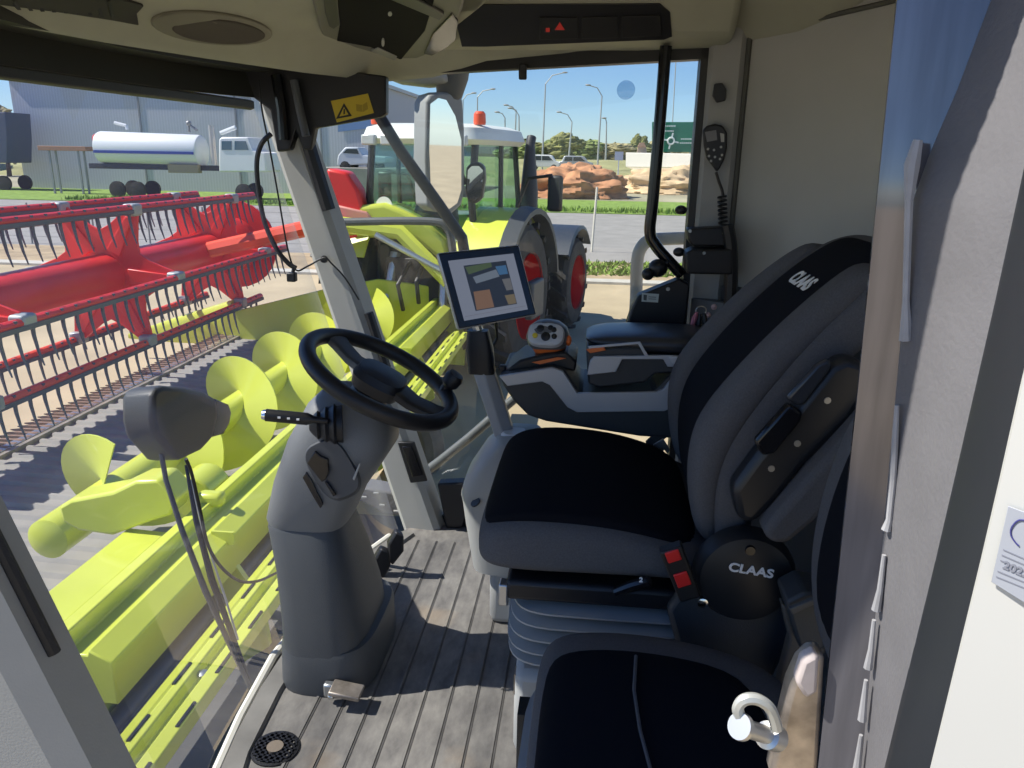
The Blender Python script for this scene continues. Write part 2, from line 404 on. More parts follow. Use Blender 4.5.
# ------------------------------------------------------------------ vehicles beyond the road
def wheel_set(e, xs, y0, y1, z, r, m=RUB, w=.24):
    for x in xs:
        for y in (y0, y1):
            wv = MB().lathe([(r * .55, 0), (r, .03), (r, w - .03), (r * .55, w)], (x, y - w / 2, z), (0, 1, 0), 20).obj('wheel', m, e)
def car(px0, px1, ptop, pbot, Y, body_m, label, suv=True):
    a, b_ = at(px0, pbot, Y=Y), at(px1, pbot, Y=Y); t = at(px0, ptop, Y=Y)
    L = b_.x - a.x; H = t.z - a.z; x0, z0 = a.x, a.z
    e = thing('car', label, 'car', (a.x + L / 2, Y, z0), 'cars parked beyond the soil mounds')
    prof = [(0, .2), (.0, .52), (.03, .58), (.10, .62), (.16, .97), (.22, 1.), (.66, 1.), (.74, .95), (.84, .62), (.97, .54), (1., .45), (1., .2)]
    pts = [(x0 + u * L, Y, z0 + v * H) for u, v in prof]
    MB().prism(pts, (0, 1.75, 0)).obj('body', body_m, e, bevel=.08)
    for u0, u1, u2, u3 in ((.17, .2, .40, .40), (.43, .43, .64, .71)):
        q = [(x0 + u0 * L, Y - .02, z0 + .64 * H), (x0 + u1 * L, Y - .02, z0 + .92 * H), (x0 + u2 * L, Y - .02, z0 + .92 * H), (x0 + u3 * L + (.06 * L if u0 > .4 else 0), Y - .02, z0 + .64 * H)]
        MB().prism(q, (0, .05, 0)).obj('window', mat('car_glass', (.03, .04, .05), .1), e)
    wheel_set(e, (x0 + .19 * L, x0 + .8 * L), Y + .05, Y + 1.65, z0 + .2 * H, .19 * H)
    return e
car(528, 560, 154.5, 170, 88, WHITE, 'white car parked behind the red soil mound')
car(558, 593, 155.5, 170, 86, mat('silver_car', (.45, .46, .48), .35, metal=.3), 'silver car with dark rear window right of the white car')

# tanker truck
TY = 45.5
def tk(x, y): return at(x, y, Y=TY)
e = thing('tanker_truck', 'white tanker truck parked in front of the grey shed', 'truck', (tk(170, 180).x, TY, GZ))
a, b_ = tk(92, 146), tk(194, 150); rr = (tk(92, 130).z - tk(92, 163).z) / 2
cz = lerp(a.z, b_.z, .5)
TW = mat('tank_white', (.75, .77, .76), .35)
MB().lathe([(.05, -.12), (rr * .75, -.1), (rr * .97, 0), (rr, .1), (rr, b_.x - a.x - .1), (rr * .97, b_.x - a.x), (rr * .75, b_.x - a.x + .1), (.05, b_.x - a.x + .14)], (a.x, TY + rr, cz), (1, 0, -.02), 28).obj('tank', TW, e)
MB().box(((a.x + b_.x) / 2, TY - .01, cz - .25), (b_.x - a.x - .1, .04, .16)).obj('stripe', mat('blue_stripe', (.03, .06, .3), .4), e)
b = MB()
for x0, y0, x1, y1 in ((105, 122, 117, 125), (117, 125, 118, 129)):
    p0, p1 = tk(x0, y0), tk(x1, y1); b.tube([(p0.x, TY + rr, p0.z), (p1.x, TY + rr, p1.z)], .09, 8)
b.obj('top_pipe', WHITE, e)
p0 = tk(181, 128); b = MB(); b.tube([(p0.x, TY + rr, p0.z - .2), (p0.x, TY + rr, p0.z + .25), (p0.x + .5, TY + rr, p0.z - .1)], .08, 8); b.ball((p0.x, TY + rr, p0.z + .3), .16)
b.obj('valve', mat('valve_metal', (.3, .3, .3), .5, metal=.5), e)
p0 = tk(86, 139); MB().lathe([(.3, 0), (.34, .1), (.3, .2)], (p0.x - .05, TY + rr, p0.z), (1, 0, 0), 16).obj('rear_cap', mat('cap_red', (.6, .08, .06), .4), e)
MB().box(((a.x + b_.x) / 2 + 1.0, TY + rr, cz - rr - .15), (b_.x - a.x + 3.4, .9, .3)).obj('chassis', mat('chassis_dark', (.04, .04, .05), .6), e)
MB().box((b_.x - .9, TY + .4, cz - rr - .2), (1.9, .5, .5)).obj('side_locker', mat('locker_tan', (.35, .28, .18), .6), e, bevel=.03)
wheel_set(e, (a.x + 1.2, a.x + 2.5, b_.x + 2.8), TY + .15, TY + 2 * rr - .1, GZ + .5, .5)
p0, p1 = tk(207, 125), tk(214, 165)
MB().lathe([(.17, 0), (.17, p0.z - p1.z)], (tk(210.5, 165).x, TY + .5, p1.z), (0, 0, 1), 14).obj('exhaust_stack', mat('stack_metal', (.55, .5, .45), .35, metal=.7), e)
p0, p1 = tk(216, 133), tk(231, 127); MB().tube([(p0.x, TY + .6, p0.z), (p1.x, TY + .6, p1.z)], .13, 8).obj('air_pipe', TW, e)
q = [tk(x, y) for x, y in ((218, 139), (221, 137), (247, 137), (252, 150), (264, 153), (266, 172), (218, 172))]
MB().prism([(v.x, TY + .1, v.z) for v in q], (0, 2.2, 0)).obj('cab', WHITE, e, bevel=.08)
for xs in (((221, 141), (231, 141), (231, 150), (221, 150)), ((234, 141), (245, 141), (248, 150), (234, 150))):
    q = [tk(x, y) for x, y in xs]; MB().prism([(v.x, TY + .07, v.z) for v in q], (0, .05, 0)).obj('cab_window', mat('truck_glass', (.05, .12, .17), .1), e)
# grey shed
SY = 54.0
shed_m = bpy.data.materials.new('shed_panels'); shed_m.use_nodes = True
nt = shed_m.node_tree; bs = nt.nodes['Principled BSDF']; bs.inputs['Roughness'].default_value = .6
tc = nt.nodes.new('ShaderNodeTexCoord'); wv = nt.nodes.new('ShaderNodeTexWave'); wv.wave_type = 'BANDS'; wv.bands_direction = 'X'; wv.inputs['Scale'].default_value = 1.5
nt.links.new(tc.outputs['Object'], wv.inputs['Vector']); rp = nt.nodes.new('ShaderNodeValToRGB')
rp.color_ramp.elements[0].color = (.46, .45, .50, 1); rp.color_ramp.elements[1].color = (.53, .52, .57, 1)
nt.links.new(wv.outputs[0], rp.inputs[0]); nt.links.new(rp.outputs[0], bs.inputs['Base Color'])
a, b_ = at(22, 165, Y=SY), at(372, 165, Y=SY); tz = at(30, 79, Y=SY).z
e = thing('shed', 'large grey industrial shed behind the tanker truck', 'building', ((a.x + b_.x) / 2, SY, GZ))
MB().box(((a.x + b_.x) / 2, SY + 10, (tz + GZ) / 2), (b_.x - a.x, 20, tz - GZ)).obj('wall_panels', shed_m, e)
MB().box(((a.x + b_.x) / 2, SY + 10, tz + .1), (b_.x - a.x + .4, 20.4, .25)).obj('roof', mat('shed_roof', (.45, .45, .48), .5), e)
for px in (140, 236, 320):
    q = at(px, 120, Y=SY - .02); MB().box((q.x, SY - .03, (tz + GZ) / 2), (.12, .06, tz - GZ)).obj('joint', mat('joint_grey', (.25, .25, .27), .7), e)
p = [at(x, y, Y=SY - .05) for x, y in ((372, 118), (338, 118), (338, 132), (372, 128))]
slab(p, (0, -1, 0), .03).obj('blue_panel', mat('shed_blue', (.16, .25, .45), .5), e)
# plank on rack
e = thing('timber_rack', 'brown plank load on a rack left of the tanker', 'rack', (at(62, 165, Y=47.5).x, 47.5, GZ))
p0, p1 = at(38, 148, Y=47.5), at(86, 148, Y=47.5)
MB().box(((p0.x + p1.x) / 2, 47.9, p0.z), (p1.x - p0.x, .9, .28)).obj('plank', mat('timber_brown', (.38, .2, .11), .8), e, bevel=.02)
for x in (lerp(p0.x, p1.x, .2), lerp(p0.x, p1.x, .8)):
    for y in (47.6, 48.2): MB().box((x, y, (p0.z + GZ) / 2), (.1, .1, p0.z - GZ)).obj('leg', mat('rack_grey', (.3, .3, .32), .6), e)
# dark truck at the far left
e = thing('box_truck', 'dark blue grey truck body at the far left beside the brownish tree', 'truck', (at(-12, 165, Y=50).x, 50, GZ))
p = [at(x, y, Y=50) for x, y in ((-60, 111), (5, 112), (7, 138), (7, 163), (-60, 163))]
slab(p, (0, 1, 0), 2.4).obj('cargo_box', mat('truck_box', (.06, .07, .10), .5), e, bevel=.05)
wheel_set(e, (at(-40, 170, Y=50).x, at(0, 170, Y=50).x), 50.2, 52.2, GZ + .5, .5)
# ute
UY = 50.0
e = thing('utility_truck', 'white utility truck with tray parked left of the tractor', 'truck', (at(362, 165, Y=UY).x, UY, GZ))
q = [at(x, y, Y=UY) for x, y in ((337, 160), (338, 155), (345, 147), (358, 147), (362, 155), (386, 157), (386, 163), (337, 166))]
MB().prism([(v.x, UY, v.z) for v in q], (0, 1.8, 0)).obj('body', mat('ute_white', (.5, .53, .58), .4), e, bevel=.08)
q = [at(x, y, Y=UY) for x, y in ((343, 153), (347, 149), (357, 149), (359, 154))]
MB().prism([(v.x, UY - .03, v.z) for v in q], (0, .06, 0)).obj('window', mat('car_glass', (.03, .04, .05), .1), e)
wheel_set(e, (at(345, 166, Y=UY).x, at(372, 166, Y=UY).x), UY + .1, UY + 1.7, at(345, 166, Y=UY).z, .36)
# wire fence on the left
fm = mat('fence_wire', (.25, .25, .25), .6, metal=.5)
e = thing('wire_fence', 'wire fence with thin posts beyond the red reel', 'fence', (-12, 22.3, GZ))
FY = 22.3
for px in (-30, 32, 95, 150, 205, 260):
    q = at(px, 240, Y=FY); MB().tube([(q.x, FY, GZ), (q.x, FY, GZ + 1.25)], .025, 6).obj('post', fm, e)
for hz in (.25, .55, .85, 1.15):
    b = MB(); b.tube([(at(-60, 240, Y=FY).x, FY, GZ + hz), (at(330, 240, Y=FY).x, FY, GZ + hz)], .008, 5); b.obj('wire', fm, e)

# ------------------------------------------------------------------ tractor seen from behind
def make_tractor():
    e = thing('tractor', 'lime green tractor with red wheel rims parked behind the monitor', 'tractor', (0, 0, 0))
    k = 1.0
    def tyre(x, y, r, w, n, hubm, out):
        s = 1 if out > 0 else -1
        t = MB(); t.lathe([(r * .56, -w / 2), (r * .62, -w / 2 - .02), (r * .86, -w / 2 + .0), (r * .94, -w / 2 + .07), (r * .95, w / 2 - .07), (r * .86, w / 2), (r * .62, w / 2 + .02), (r * .56, w / 2)], (x, y, r), (0, 1, 0), 40, False)
        for i in range(n):
            for sd_ in (-1, 1):
                a = 2 * PI * (i + (.5 if sd_ > 0 else 0)) / n
                pts = []
                for q in range(4):
                    aa = a + q * .07; yy = sd_ * (w / 2) * (1 - q / 3.2)
                    pts.append((aa, yy))
                for (a0, y0), (a1, y1) in zip(pts, pts[1:]):
                    ring = []
                    for rr_ in (r * .93, r):
                        ring.append([V((x + rr_ * math.sin(a0 - .05), y + y0, r + rr_ * math.cos(a0 - .05))), V((x + rr_ * math.sin(a0 + .05), y + y0, r + rr_ * math.cos(a0 + .05))),
                                     V((x + rr_ * math.sin(a1 + .05), y + y1, r + rr_ * math.cos(a1 + .05))), V((x + rr_ * math.sin(a1 - .05), y + y1, r + rr_ * math.cos(a1 - .05)))])
                    t.loft(ring)
        wo_ = t.obj('tyre', RUB, e)
        h = MB(); h.lathe([(r * .57, -w / 2 - .02), (r * .5, -w / 2 + .02), (r * .45, 0), (r * .15, .03 * s), (r * .15, .09 * s), (.01, .09 * s)] if s > 0 else [(r * .57, w / 2 + .02), (r * .5, w / 2 - .02), (r * .45, 0), (r * .15, .03 * s), (r * .15, .09 * s), (.01, .09 * s)], (x, y, r), (0, 1, 0), 32, False)
        h.lathe([(r * .575, -w / 2 - .02), (r * .575, w / 2 + .02)], (x, y, r), (0, 1, 0), 32, False)
        h.obj('rim', hubm, wo_)
        return wo_
    RR = mat('rim_red', (.6, .03, .03), .4)
    for s in (1, -1):
        tyre(0, s * 1.0, 1.03, .62, 16, RR, s); tyre(2.95, s * .98, .80, .52, 14, RR, s)
        # rear fender: lime top shell with a grey edge
        arc = []
        f = MB(); rings = []
        for i in range(13):
            a = math.radians(-62 + 140 * i / 12)
            cx, cz = math.sin(a), math.cos(a)
            rings.append([V((1.13 * cx, s * .62, 1.03 + 1.13 * cz)), V((1.17 * cx, s * .62, 1.03 + 1.17 * cz)), V((1.17 * cx, s * 1.22, 1.03 + 1.17 * cz)), V((1.13 * cx, s * 1.22, 1.03 + 1.13 * cz))])
        f.loft(rings).obj('rear_fender', LIME, e)
        f = MB(); rings = []
        for i in range(13):
            a = math.radians(-64 + 144 * i / 12); cx, cz = math.sin(a), math.cos(a)
            rings.append([V((1.10 * cx, s * 1.20, 1.03 + 1.10 * cz)), V((1.20 * cx, s * 1.20, 1.03 + 1.20 * cz)), V((1.17 * cx, s * 1.40, 1.03 + 1.17 * cz)), V((1.10 * cx, s * 1.40, 1.03 + 1.10 * cz))])
        f.loft(rings).obj('fender_edge', mat('fender_grey', (.055, .06, .065), .5), e)
        f = MB()
        f.prism([(.95, s * .64, .9), (.9, s * .64, 1.6), (.4, s * .64, 2.15), (-.5, s * .64, 2.0), (-.6, s * .64, 1.0)], (0, s * .03, 0)); f.obj('fender_inner', CHAR, e)
        f = MB(); rings = []
        for i in range(9):
            a = math.radians(-55 + 105 * i / 8); cx, cz = math.sin(a), math.cos(a)
            rings.append([V((2.95 + .92 * cx, s * .70, .80 + .92 * cz)), V((2.95 + .96 * cx, s * .70, .80 + .96 * cz)), V((2.95 + .96 * cx, s * 1.27, .80 + .96 * cz)), V((2.95 + .90 * cx, s * 1.29, .80 + .90 * cz))])
        f.loft(rings)
        f.prism([(2.35, s * .72, .75), (2.2, s * .72, 1.35), (2.95, s * .72, 1.72), (3.6, s * .72, 1.45), (3.4, s * .72, .9)], (0, s * .03, 0))
        f.obj('front_fender', mat('fender_black_shaded', (.03, .04, .06), .45), e)  # black plate tinted navy, its shade put into the colour
        MB().tube([(.95, s * .78, 2.1), (1.0, s * .95, 2.55), (1.0, s * 1.3, 2.6)], .025, 8).obj('mirror_arm', BLACK, e)
        MB().box((1.0, s * 1.35, 2.35), (.09, .22, .5)).obj('side_mirror', BLACK, e, bevel=.04)
    MB().box((1.4, 0, 1.0), (3.6, .62, .55)).obj('chassis', mat('chassis_black', (.02, .022, .025), .6), e, bevel=.05)
    # hood
    rings = []
    for x, hw, zt, zb in ((1.1, .42, 2.0, 1.2), (2.2, .42, 1.97, 1.2), (3.3, .40, 1.85, 1.2), (3.75, .36, 1.68, 1.2), (3.95, .28, 1.45, 1.15)):
        rings.append(se((x, 0, (zt + zb) / 2), (0, 1, 0), (0, 0, 1), hw, (zt - zb) / 2, 3.5, 28))
    MB().loft(rings).obj('hood', mat('hood_lime_shaded', (.10, .20, .03), .35), e)  # lime darkened to green, the hood's shade is in its colour
    # cab
    tg = glassmat('tractor_glass', (.80, .91, .87), .05)
    c0 = [(-.55, .72), (1.15, .74)]; zt = 2.98
    for s in (1, -1):
        MB().tube([(-.45, s * .70, 1.75), (-.62, s * .72, 2.3), (-.5, s * .72, zt)], .05, 8).obj('cab_pillar', BLACK, e)
        MB().tube([(1.15, s * .66, 1.3), (1.3, s * .7, 2.2), (1.1, s * .70, zt)], .04, 8).obj('cab_pillar', BLACK, e)
        MB().tube([(.35, s * .76, 1.5), (.32, s * .77, zt)], .035, 8).obj('cab_pillar', BLACK, e)
        MB().prism([(-.45, s * .74, 1.75), (1.18, s * .72, 1.3), (1.3, s * .74, 2.2), (1.1, s * .74, zt), (-.5, s * .74, zt)], (0, s * .008, 0)).obj('side_glass', tg, e)
    MB().prism([(-.47, -.70, 1.78), (-.63, -.70, 2.3), (-.52, -.70, zt), (-.515, -.70, zt), (-.625, -.70, 2.3), (-.465, -.70, 1.78)], (0, 1.4, 0)).obj('rear_glass', tg, e)
    MB().prism([(1.22, -.66, 1.9), (1.32, -.66, 2.2), (1.12, -.66, zt), (1.125, -.66, zt), (1.325, -.66, 2.2), (1.225, -.66, 1.9)], (0, 1.32, 0)).obj('front_glass', tg, e)
    MB().loft([se((.3, 0, zt), (1, 0, 0), (0, 1, 0), 1.02, .84, 5), se((.3, 0, zt + .06), (1, 0, 0), (0, 1, 0), 1.08, .90, 5), se((.3, 0, zt + .2), (1, 0, 0), (0, 1, 0), 1.02, .85, 5), se((.3, 0, zt + .25), (1, 0, 0), (0, 1, 0), .85, .7, 5)]).obj('roof', mat('roof_cream', (.7, .72, .66), .4), e)
    for s in (1, -1):
        for q in (.35, .62): MB().box((-.76, s * q, zt + .04), (.08, .2, .13)).obj('work_lamp', mat('lamp_glass', (.5, .52, .5), .2), e, bevel=.02)
        MB().lathe([(.075, 0), (.08, .03), (.075, .13), (.05, .16)], (-.35, s * .72, zt + .24), (0, 0, 1), 14).obj('beacon', mat('beacon_red', (.75, .10, .04), .3), e)
    MB().ball((-.1, 0, 2.0), (.35, .3, .45)).obj('operator_seat', BLACK, e)
    MB().tube([(1.32, -.86, 1.2), (1.32, -.86, 2.35), (1.32, -.86, 3.0), (1.38, -.86, 3.12)], [.13, .13, .07, .07], 12).obj('exhaust_stack', mat('exhaust_dark', (.05, .05, .055), .5), e)
    # rear linkage
    for s in (1, -1):
        MB().tube([(-.55, s * .38, .75), (-.95, s * .45, .7)], .05, 8).obj('lift_arm', CHAR, e)
        MB().tube([(-.62, s * .36, 1.6), (-.9, s * .42, .78)], [.07, .05], 10).obj('lift_cylinder', STEEL, e)
    b = MB(); b.box((-.55, 0, 1.15), (.35, .9, .8)); b.tube([(-.72, .1, 1.5), (-1.05, .12, 1.25), (-.95, .1, .9)], .03, 8); b.tube([(-.72, -.1, 1.5), (-1.0, -.12, 1.3), (-.9, -.1, 1.0)], .03, 8)
    b.obj('hitch_block', mat('hitch_dark', (.03, .03, .035), .5), e, bevel=.03)
    MB().lathe([(.12, 0), (.12, .012)], (-.67, .48, 2.2), (-1, 0, 0), 20).obj('speed_disc', WHITE, e)
    MB().box((-.2, -1.45, 1.05), (.5, .12, .5)).obj('side_step', CHAR, e, bevel=.03)
    return e
tr = make_tractor()
hd = math.radians(90 - 13)
tr.rotation_euler = (0, 0, hd); tr.scale = (1.0, 1.0, 1.0)
rw = V((-1.10, 10.35, GZ))       # where the right rear wheel stands
off = Matrix.Rotation(hd, 3, 'Z') @ V((0, -1.0, 0)); tr.location = rw - off

# small trailer wheel on the yard
e = thing('trailer_wheel', 'dusty trailer wheel with red rim on the yard, left of the grey rail', 'wheel', at(412, 440, Y=6.7))
c = at(404, 442, Y=6.7)
MB().lathe([(.22, -.1), (.36, -.12), (.42, -.08), (.43, 0), (.42, .08), (.36, .12), (.22, .1)], c, (.5, 1, 0), 32, False).obj('tyre', mat('dusty_tyre', (.16, .14, .11), .9, var=.2, scale=10), e)
MB().lathe([(.23, -.1), (.2, -.03), (.06, -.03), (.06, -.08), (.005, -.08)], c, (.5, 1, 0), 28, False).obj('rim', mat('rim_orange', (.7, .1, .04), .5), e)
MB().tube([c + V((-.05, .1, 0)), c + V((-.5, .95, 0))], .05, 8).obj('axle', CHAR, e)

# ------------------------------------------------------------------ harvester header in front of the cab
HY0, HY1 = 2.05, 8.55
hd_ = thing('harvester_header', 'lime green harvester header with auger and dark belts in front of the windscreen', 'header', (-2.4, 6, -1.228))
def along(name, prof, y0, y1, m, parent, **k):
    return MB().prism([(x, y0, z) for x, z in prof], (0, y1 - y0, 0)).obj(name, m, parent, **k)
beam = along('main_beam', [(-1.75, -.315), (-1.69, -.305), (-1.685, -.372), (-1.612, -.372), (-1.605, -.352), (-1.525, -.395), (-1.525, -.56), (-1.75, -.56)], HY0, HY1, LIME, hd_, bevel=.006)
for y in (2.9, 3.9, 5.1, 6.3):
    MB().box((-1.545, y, -.375), (.10, .012, .06)).obj('beam_strap', LIME, beam)
lb = along('lower_rail', [(-1.26, -0.3796), (-1.2281, -0.3796), (-1.2222, -0.4132), (-1.197, -0.4132), (-1.1928, -0.388), (-1.1424, -0.388), (-1.1382, -0.4384), (-1.2684, -0.4384)], 1.0, 7.2, LIME, hd_, bevel=.005)
for i in range(24):
    y = 1.26 + i * .25
    MB().box((-1.2575, y, -0.3779), (.009, .11, .006)).obj('slot', BLACK, lb)
    MB().box((-1.1550, y + .08, -0.3863), (.009, .11, .006)).obj('slot', BLACK, lb)
for y in (2.05, 3.02, 4.2): MB().lathe([(.019, 0), (.019, .012), (.010, .017)], (-1.2096, y, -0.4132), (0, 0, 1), 12).obj('bolt', STEEL, lb)
along('rail_web', [(-1.2726, -0.3838), (-1.2642, -0.388), (-1.344, -0.472), (-1.3608, -0.4636)], 1.0, 7.2, LIME, hd_)
along('back_panel', [(-2.05, -.41), (-1.86, -.42), (-1.76, -.52), (-1.76, -1.0), (-1.80, -1.0), (-1.80, -.53), (-1.88, -.45), (-2.05, -.44)], 2.0, 3.0, LIME, hd_, bevel=.01)
along('back_sheet', [(-1.80, -.50), (-1.78, -.50), (-1.74, -1.05), (-1.76, -1.05)], 3.0, HY1, LIME, hd_)
for (x, z, r, m) in ((-1.62, -.72, .035, TUBEG), (-1.70, -.85, .045, CHAR), (-1.58, -.9, .03, STEEL), (-1.66, -1.05, .05, LIME)):
    MB().tube([(x, 1.6, z), (x, HY1, z)], r, 12).obj('hydraulic_pipe', m, hd_)
# braces under the main beam
for y in (2.95, 3.85, 5.2, 6.8):
    MB().prism([(-1.54, y, -.52), (-1.42, y, -.72), (-1.40, y, -.95), (-1.60, y, -1.1), (-1.72, y, -.6)], (0, .03, 0)).obj('brace_plate', LIME, hd_)
bl = mat('draper_belt', (.27, .255, .23), .75, var=.12, scale=4)
along('draper_belt', [(-4.12, -.885), (-2.35, -.93), (-2.35, -.96), (-4.12, -.915)], 2.6, HY1, bl, hd_)
n = 40
for i in range(n):
    y = 2.75 + i * (HY1 - 2.8) / n
    MB().prism([(-4.08, y, -.886), (-4.08, y + .02, -.865), (-4.08, y + .045, -.865), (-4.08, y + .065, -.886)], (1.70, 0, -.043)).obj('belt_cleat', bl, hd_)
along('cutter_bar', [(-4.20, -.86), (-4.10, -.85), (-4.10, -.93), (-4.20, -.93)], 2.6, HY1 + 1.0, mat('cutter_bar_metal', (.30, .27, .22), .5, metal=.5, var=.3, scale=10), hd_)
gm = mat('knife_guard_metal', (.26, .17, .12), .6, metal=.4, var=.4, scale=15)
kb = MB(); kb.prism([(-4.15, 2.6, -.848), (-4.22, 2.6, -.845), (-4.22, 2.6, -.855), (-4.15, 2.6, -.858)], (0, HY1 + .9 - 2.6, 0)); kb.obj('knife', STEEL, hd_)
g0 = None
for i in range(96):
    y = 3.4 + i * .0762
    if g0 is None:
        g0 = MB().loft([[(-4.16, y - .02, -.88), (-4.16, y + .02, -.88), (-4.16, y + .02, -.845), (-4.16, y - .02, -.845)], [(-4.32, y - .012, -.885), (-4.32, y + .012, -.885), (-4.32, y + .012, -.845), (-4.32, y - .012, -.845)], [(-4.44, y - .003, -.865), (-4.44, y + .003, -.865), (-4.44, y + .003, -.858), (-4.44, y - .003, -.858)]]).obj('knife_guard', gm, hd_)
    else:
        q = g0.copy(); C.objects.link(q); q.parent = hd_; q.location = (g0.location.x, g0.location.y + i * .0762, g0.location.z)
# auger: tube and spiral flights in two runs
AX, AZ = -2.50, -.53
au = MB().lathe([(.06, -.02), (.10, 0), (.10, HY1 - 3.05)], (AX, 3.05, AZ), (0, 1, 0), 24).obj('auger_tube', LIME, hd_)
def flight(y0, y1, turns, R, hand, ph, name='auger_flight'):
    b = MB(); n = int(turns * 36); rings = []
    for i in range(n + 1):
        a = ph + hand * 2 * PI * turns * i / n; y = lerp(y0, y1, i / n); d = V((math.cos(a), 0, math.sin(a))); o = V((AX, y, AZ))
        rings.append([o + d * .095 + V((0, -.006, 0)), o + d * R + V((0, -.006, 0)), o + d * R + V((0, .006, 0)), o + d * .095 + V((0, .006, 0))])
    return b.loft(rings).obj(name, LIME, au)
flight(3.45, 8.4, 6.0, .36, 1, 1.2)
# auger support arm near the gap
q = MB(); q.prism([at(x, y, Y=2.95) for x, y in ((58, 507), (70, 500), (112, 492), (135, 481), (158, 480), (178, 500), (170, 516), (150, 522), (112, 536), (78, 531), (62, 522))], (0, .16, 0)); q.obj('auger_arm', LIME, hd_, bevel=.015)
q = MB(); q.lathe([(.11, 0), (.11, .2)], (-1.86, 3.22, -.36), (0, 1, 0), 18); q.obj('arm_pivot', LIME, hd_, bevel=.01)
MB().box((-1.70, 3.12, -.30), (.12, .07, .07)).obj('bracket', LIME, hd_, bevel=.02)
# right end of the header
es = MB(); es.prism([(-4.3, HY1, -.98), (-4.3, HY1, -.6), (-3.0, HY1, -.25), (-2.4, HY1, -.12), (-1.6, HY1, -.2), (-1.35, HY1, -.4), (-1.4, HY1, -1.1)], (0, .05, 0)); es.obj('end_sheet', LIME, hd_, bevel=.01)
q = MB(); q.loft([se((-4.2, HY1 + .12, -.72), (0, 1, 0), (0, 0, 1), .10, .28, 3, 16), se((-5.0, HY1 + .14, -.85), (0, 1, 0), (0, 0, 1), .07, .15, 3, 16), se((-5.6, HY1 + .16, -.95), (0, 1, 0), (0, 0, 1), .015, .03, 3, 16)]); q.obj('crop_divider', LIME, hd_)
# reel lift arms and linkage seen over the end of the beam
b = MB(); b.tube([(-2.75, HY1 - .1, .495), (-2.9, HY1 - .1, .50), (-4.4, HY1 - .1, .15)], .09, 8); b.obj('reel_arm', ORANGE, hd_)
b = MB(); b.tube([(-1.55, HY1 - .15, -.1), (-2.1, HY1 - .1, .42), (-2.75, HY1 - .1, .49)], .09, 8); b.obj('lift_arm', LIME, hd_)
MB().tube([(-1.6, HY1 - .2, .02), (-2.35, HY1 - .2, .40)], .035, 10).obj('lift_cylinder', STEEL, hd_)

q = MB(); q.prism([at(x, y, Y=9.9) for x, y in ((335, 212), (352, 206), (384, 203), (402, 210), (425, 222), (445, 240), (450, 262), (436, 258), (415, 240), (395, 236), (350, 240), (335, 238))], (0, .35, 0)); eo = q.obj('end_shield', LIME, None, bevel=.05, seg=3); eo.data.transform(Matrix.Translation((2.76, -6.9, 1.6))); eo.data.transform(Matrix.Scale(1 / 1.15, 4)); eo.parent = hd_
# ------------------------------------------------------------------ reel
RX, RZ, RR_ = -4.5, .12, .72
RY0, RY1 = 3.9, 9.3
rl = thing('header_reel', 'red pick-up reel with six tined bars above the cutter bar', 'reel', (RX, 7, -1.228))
MB().lathe([(.20, 0), (.20, RY1 - RY0)], (RX, RY0, RZ), (0, 1, 0), 28).obj('reel_tube', RED, rl)
BLUEG = mat('tine_blue_grey', (.07, .09, .12), .5)
tine0 = None; extra = MB(); ntine = 0
angs = [0, -60, -120, 60, 120, 180]
def tine_mesh(b, x, y, z):
    b.loft([[(x - .010, y - .014, z + .03), (x + .012, y - .014, z + .03), (x + .012, y + .014, z + .03), (x - .010, y + .014, z + .03)],
            [(x - .006, y - .010, z - .10), (x + .012, y - .010, z - .10), (x + .012, y + .010, z - .10), (x - .006, y + .010, z - .10)],
            [(x + .012, y - .007, z - .21), (x + .026, y - .007, z - .21), (x + .026, y + .007, z - .21), (x + .012, y + .007, z - .21)],
            [(x + .042, y - .003, z - .31), (x + .050, y - .003, z - .31), (x + .050, y + .003, z - .31), (x + .042, y + .003, z - .31)]])
for ai, a in enumerate(angs):
    x = RX + RR_ * math.cos(math.radians(a)); z = RZ + RR_ * math.sin(math.radians(a))
    bar = MB().tube([(x, RY0, z), (x, RY1, z)], .036, 10).obj('tine_bar', ORANGE if ai in (1, 2) else RED, rl)
    sl = MB().prism([(x + .015, RY0, z - .055), (x + .045, RY0, z - .045), (x + .045, RY0, z - .012), (x + .02, RY0, z - .012)], (0, RY1 - RY0, 0))
    sl.obj('tine_holder', BLUEG, rl)
    nt_ = 34
    for i in range(nt_):
        y = 4.0 + i * .155
        cnt = ai in (0, 1) or (ai == 2 and i < 16)
        if cnt and ntine < 100:
            ntine += 1
            if tine0 is None:
                b = MB(); tine_mesh(b, x + .02, y, z); tine0 = b.obj('tine', BLUEG, rl); t0 = V((x, y, z))
            else:
                q = tine0.copy(); C.objects.link(q); q.parent = rl; q.location = tine0.location + V((x, y, z)) - t0
        else: tine_mesh(extra, x + .02, y, z)
o = extra.obj('tines', BLUEG, rl); o['kind'] = 'stuff'
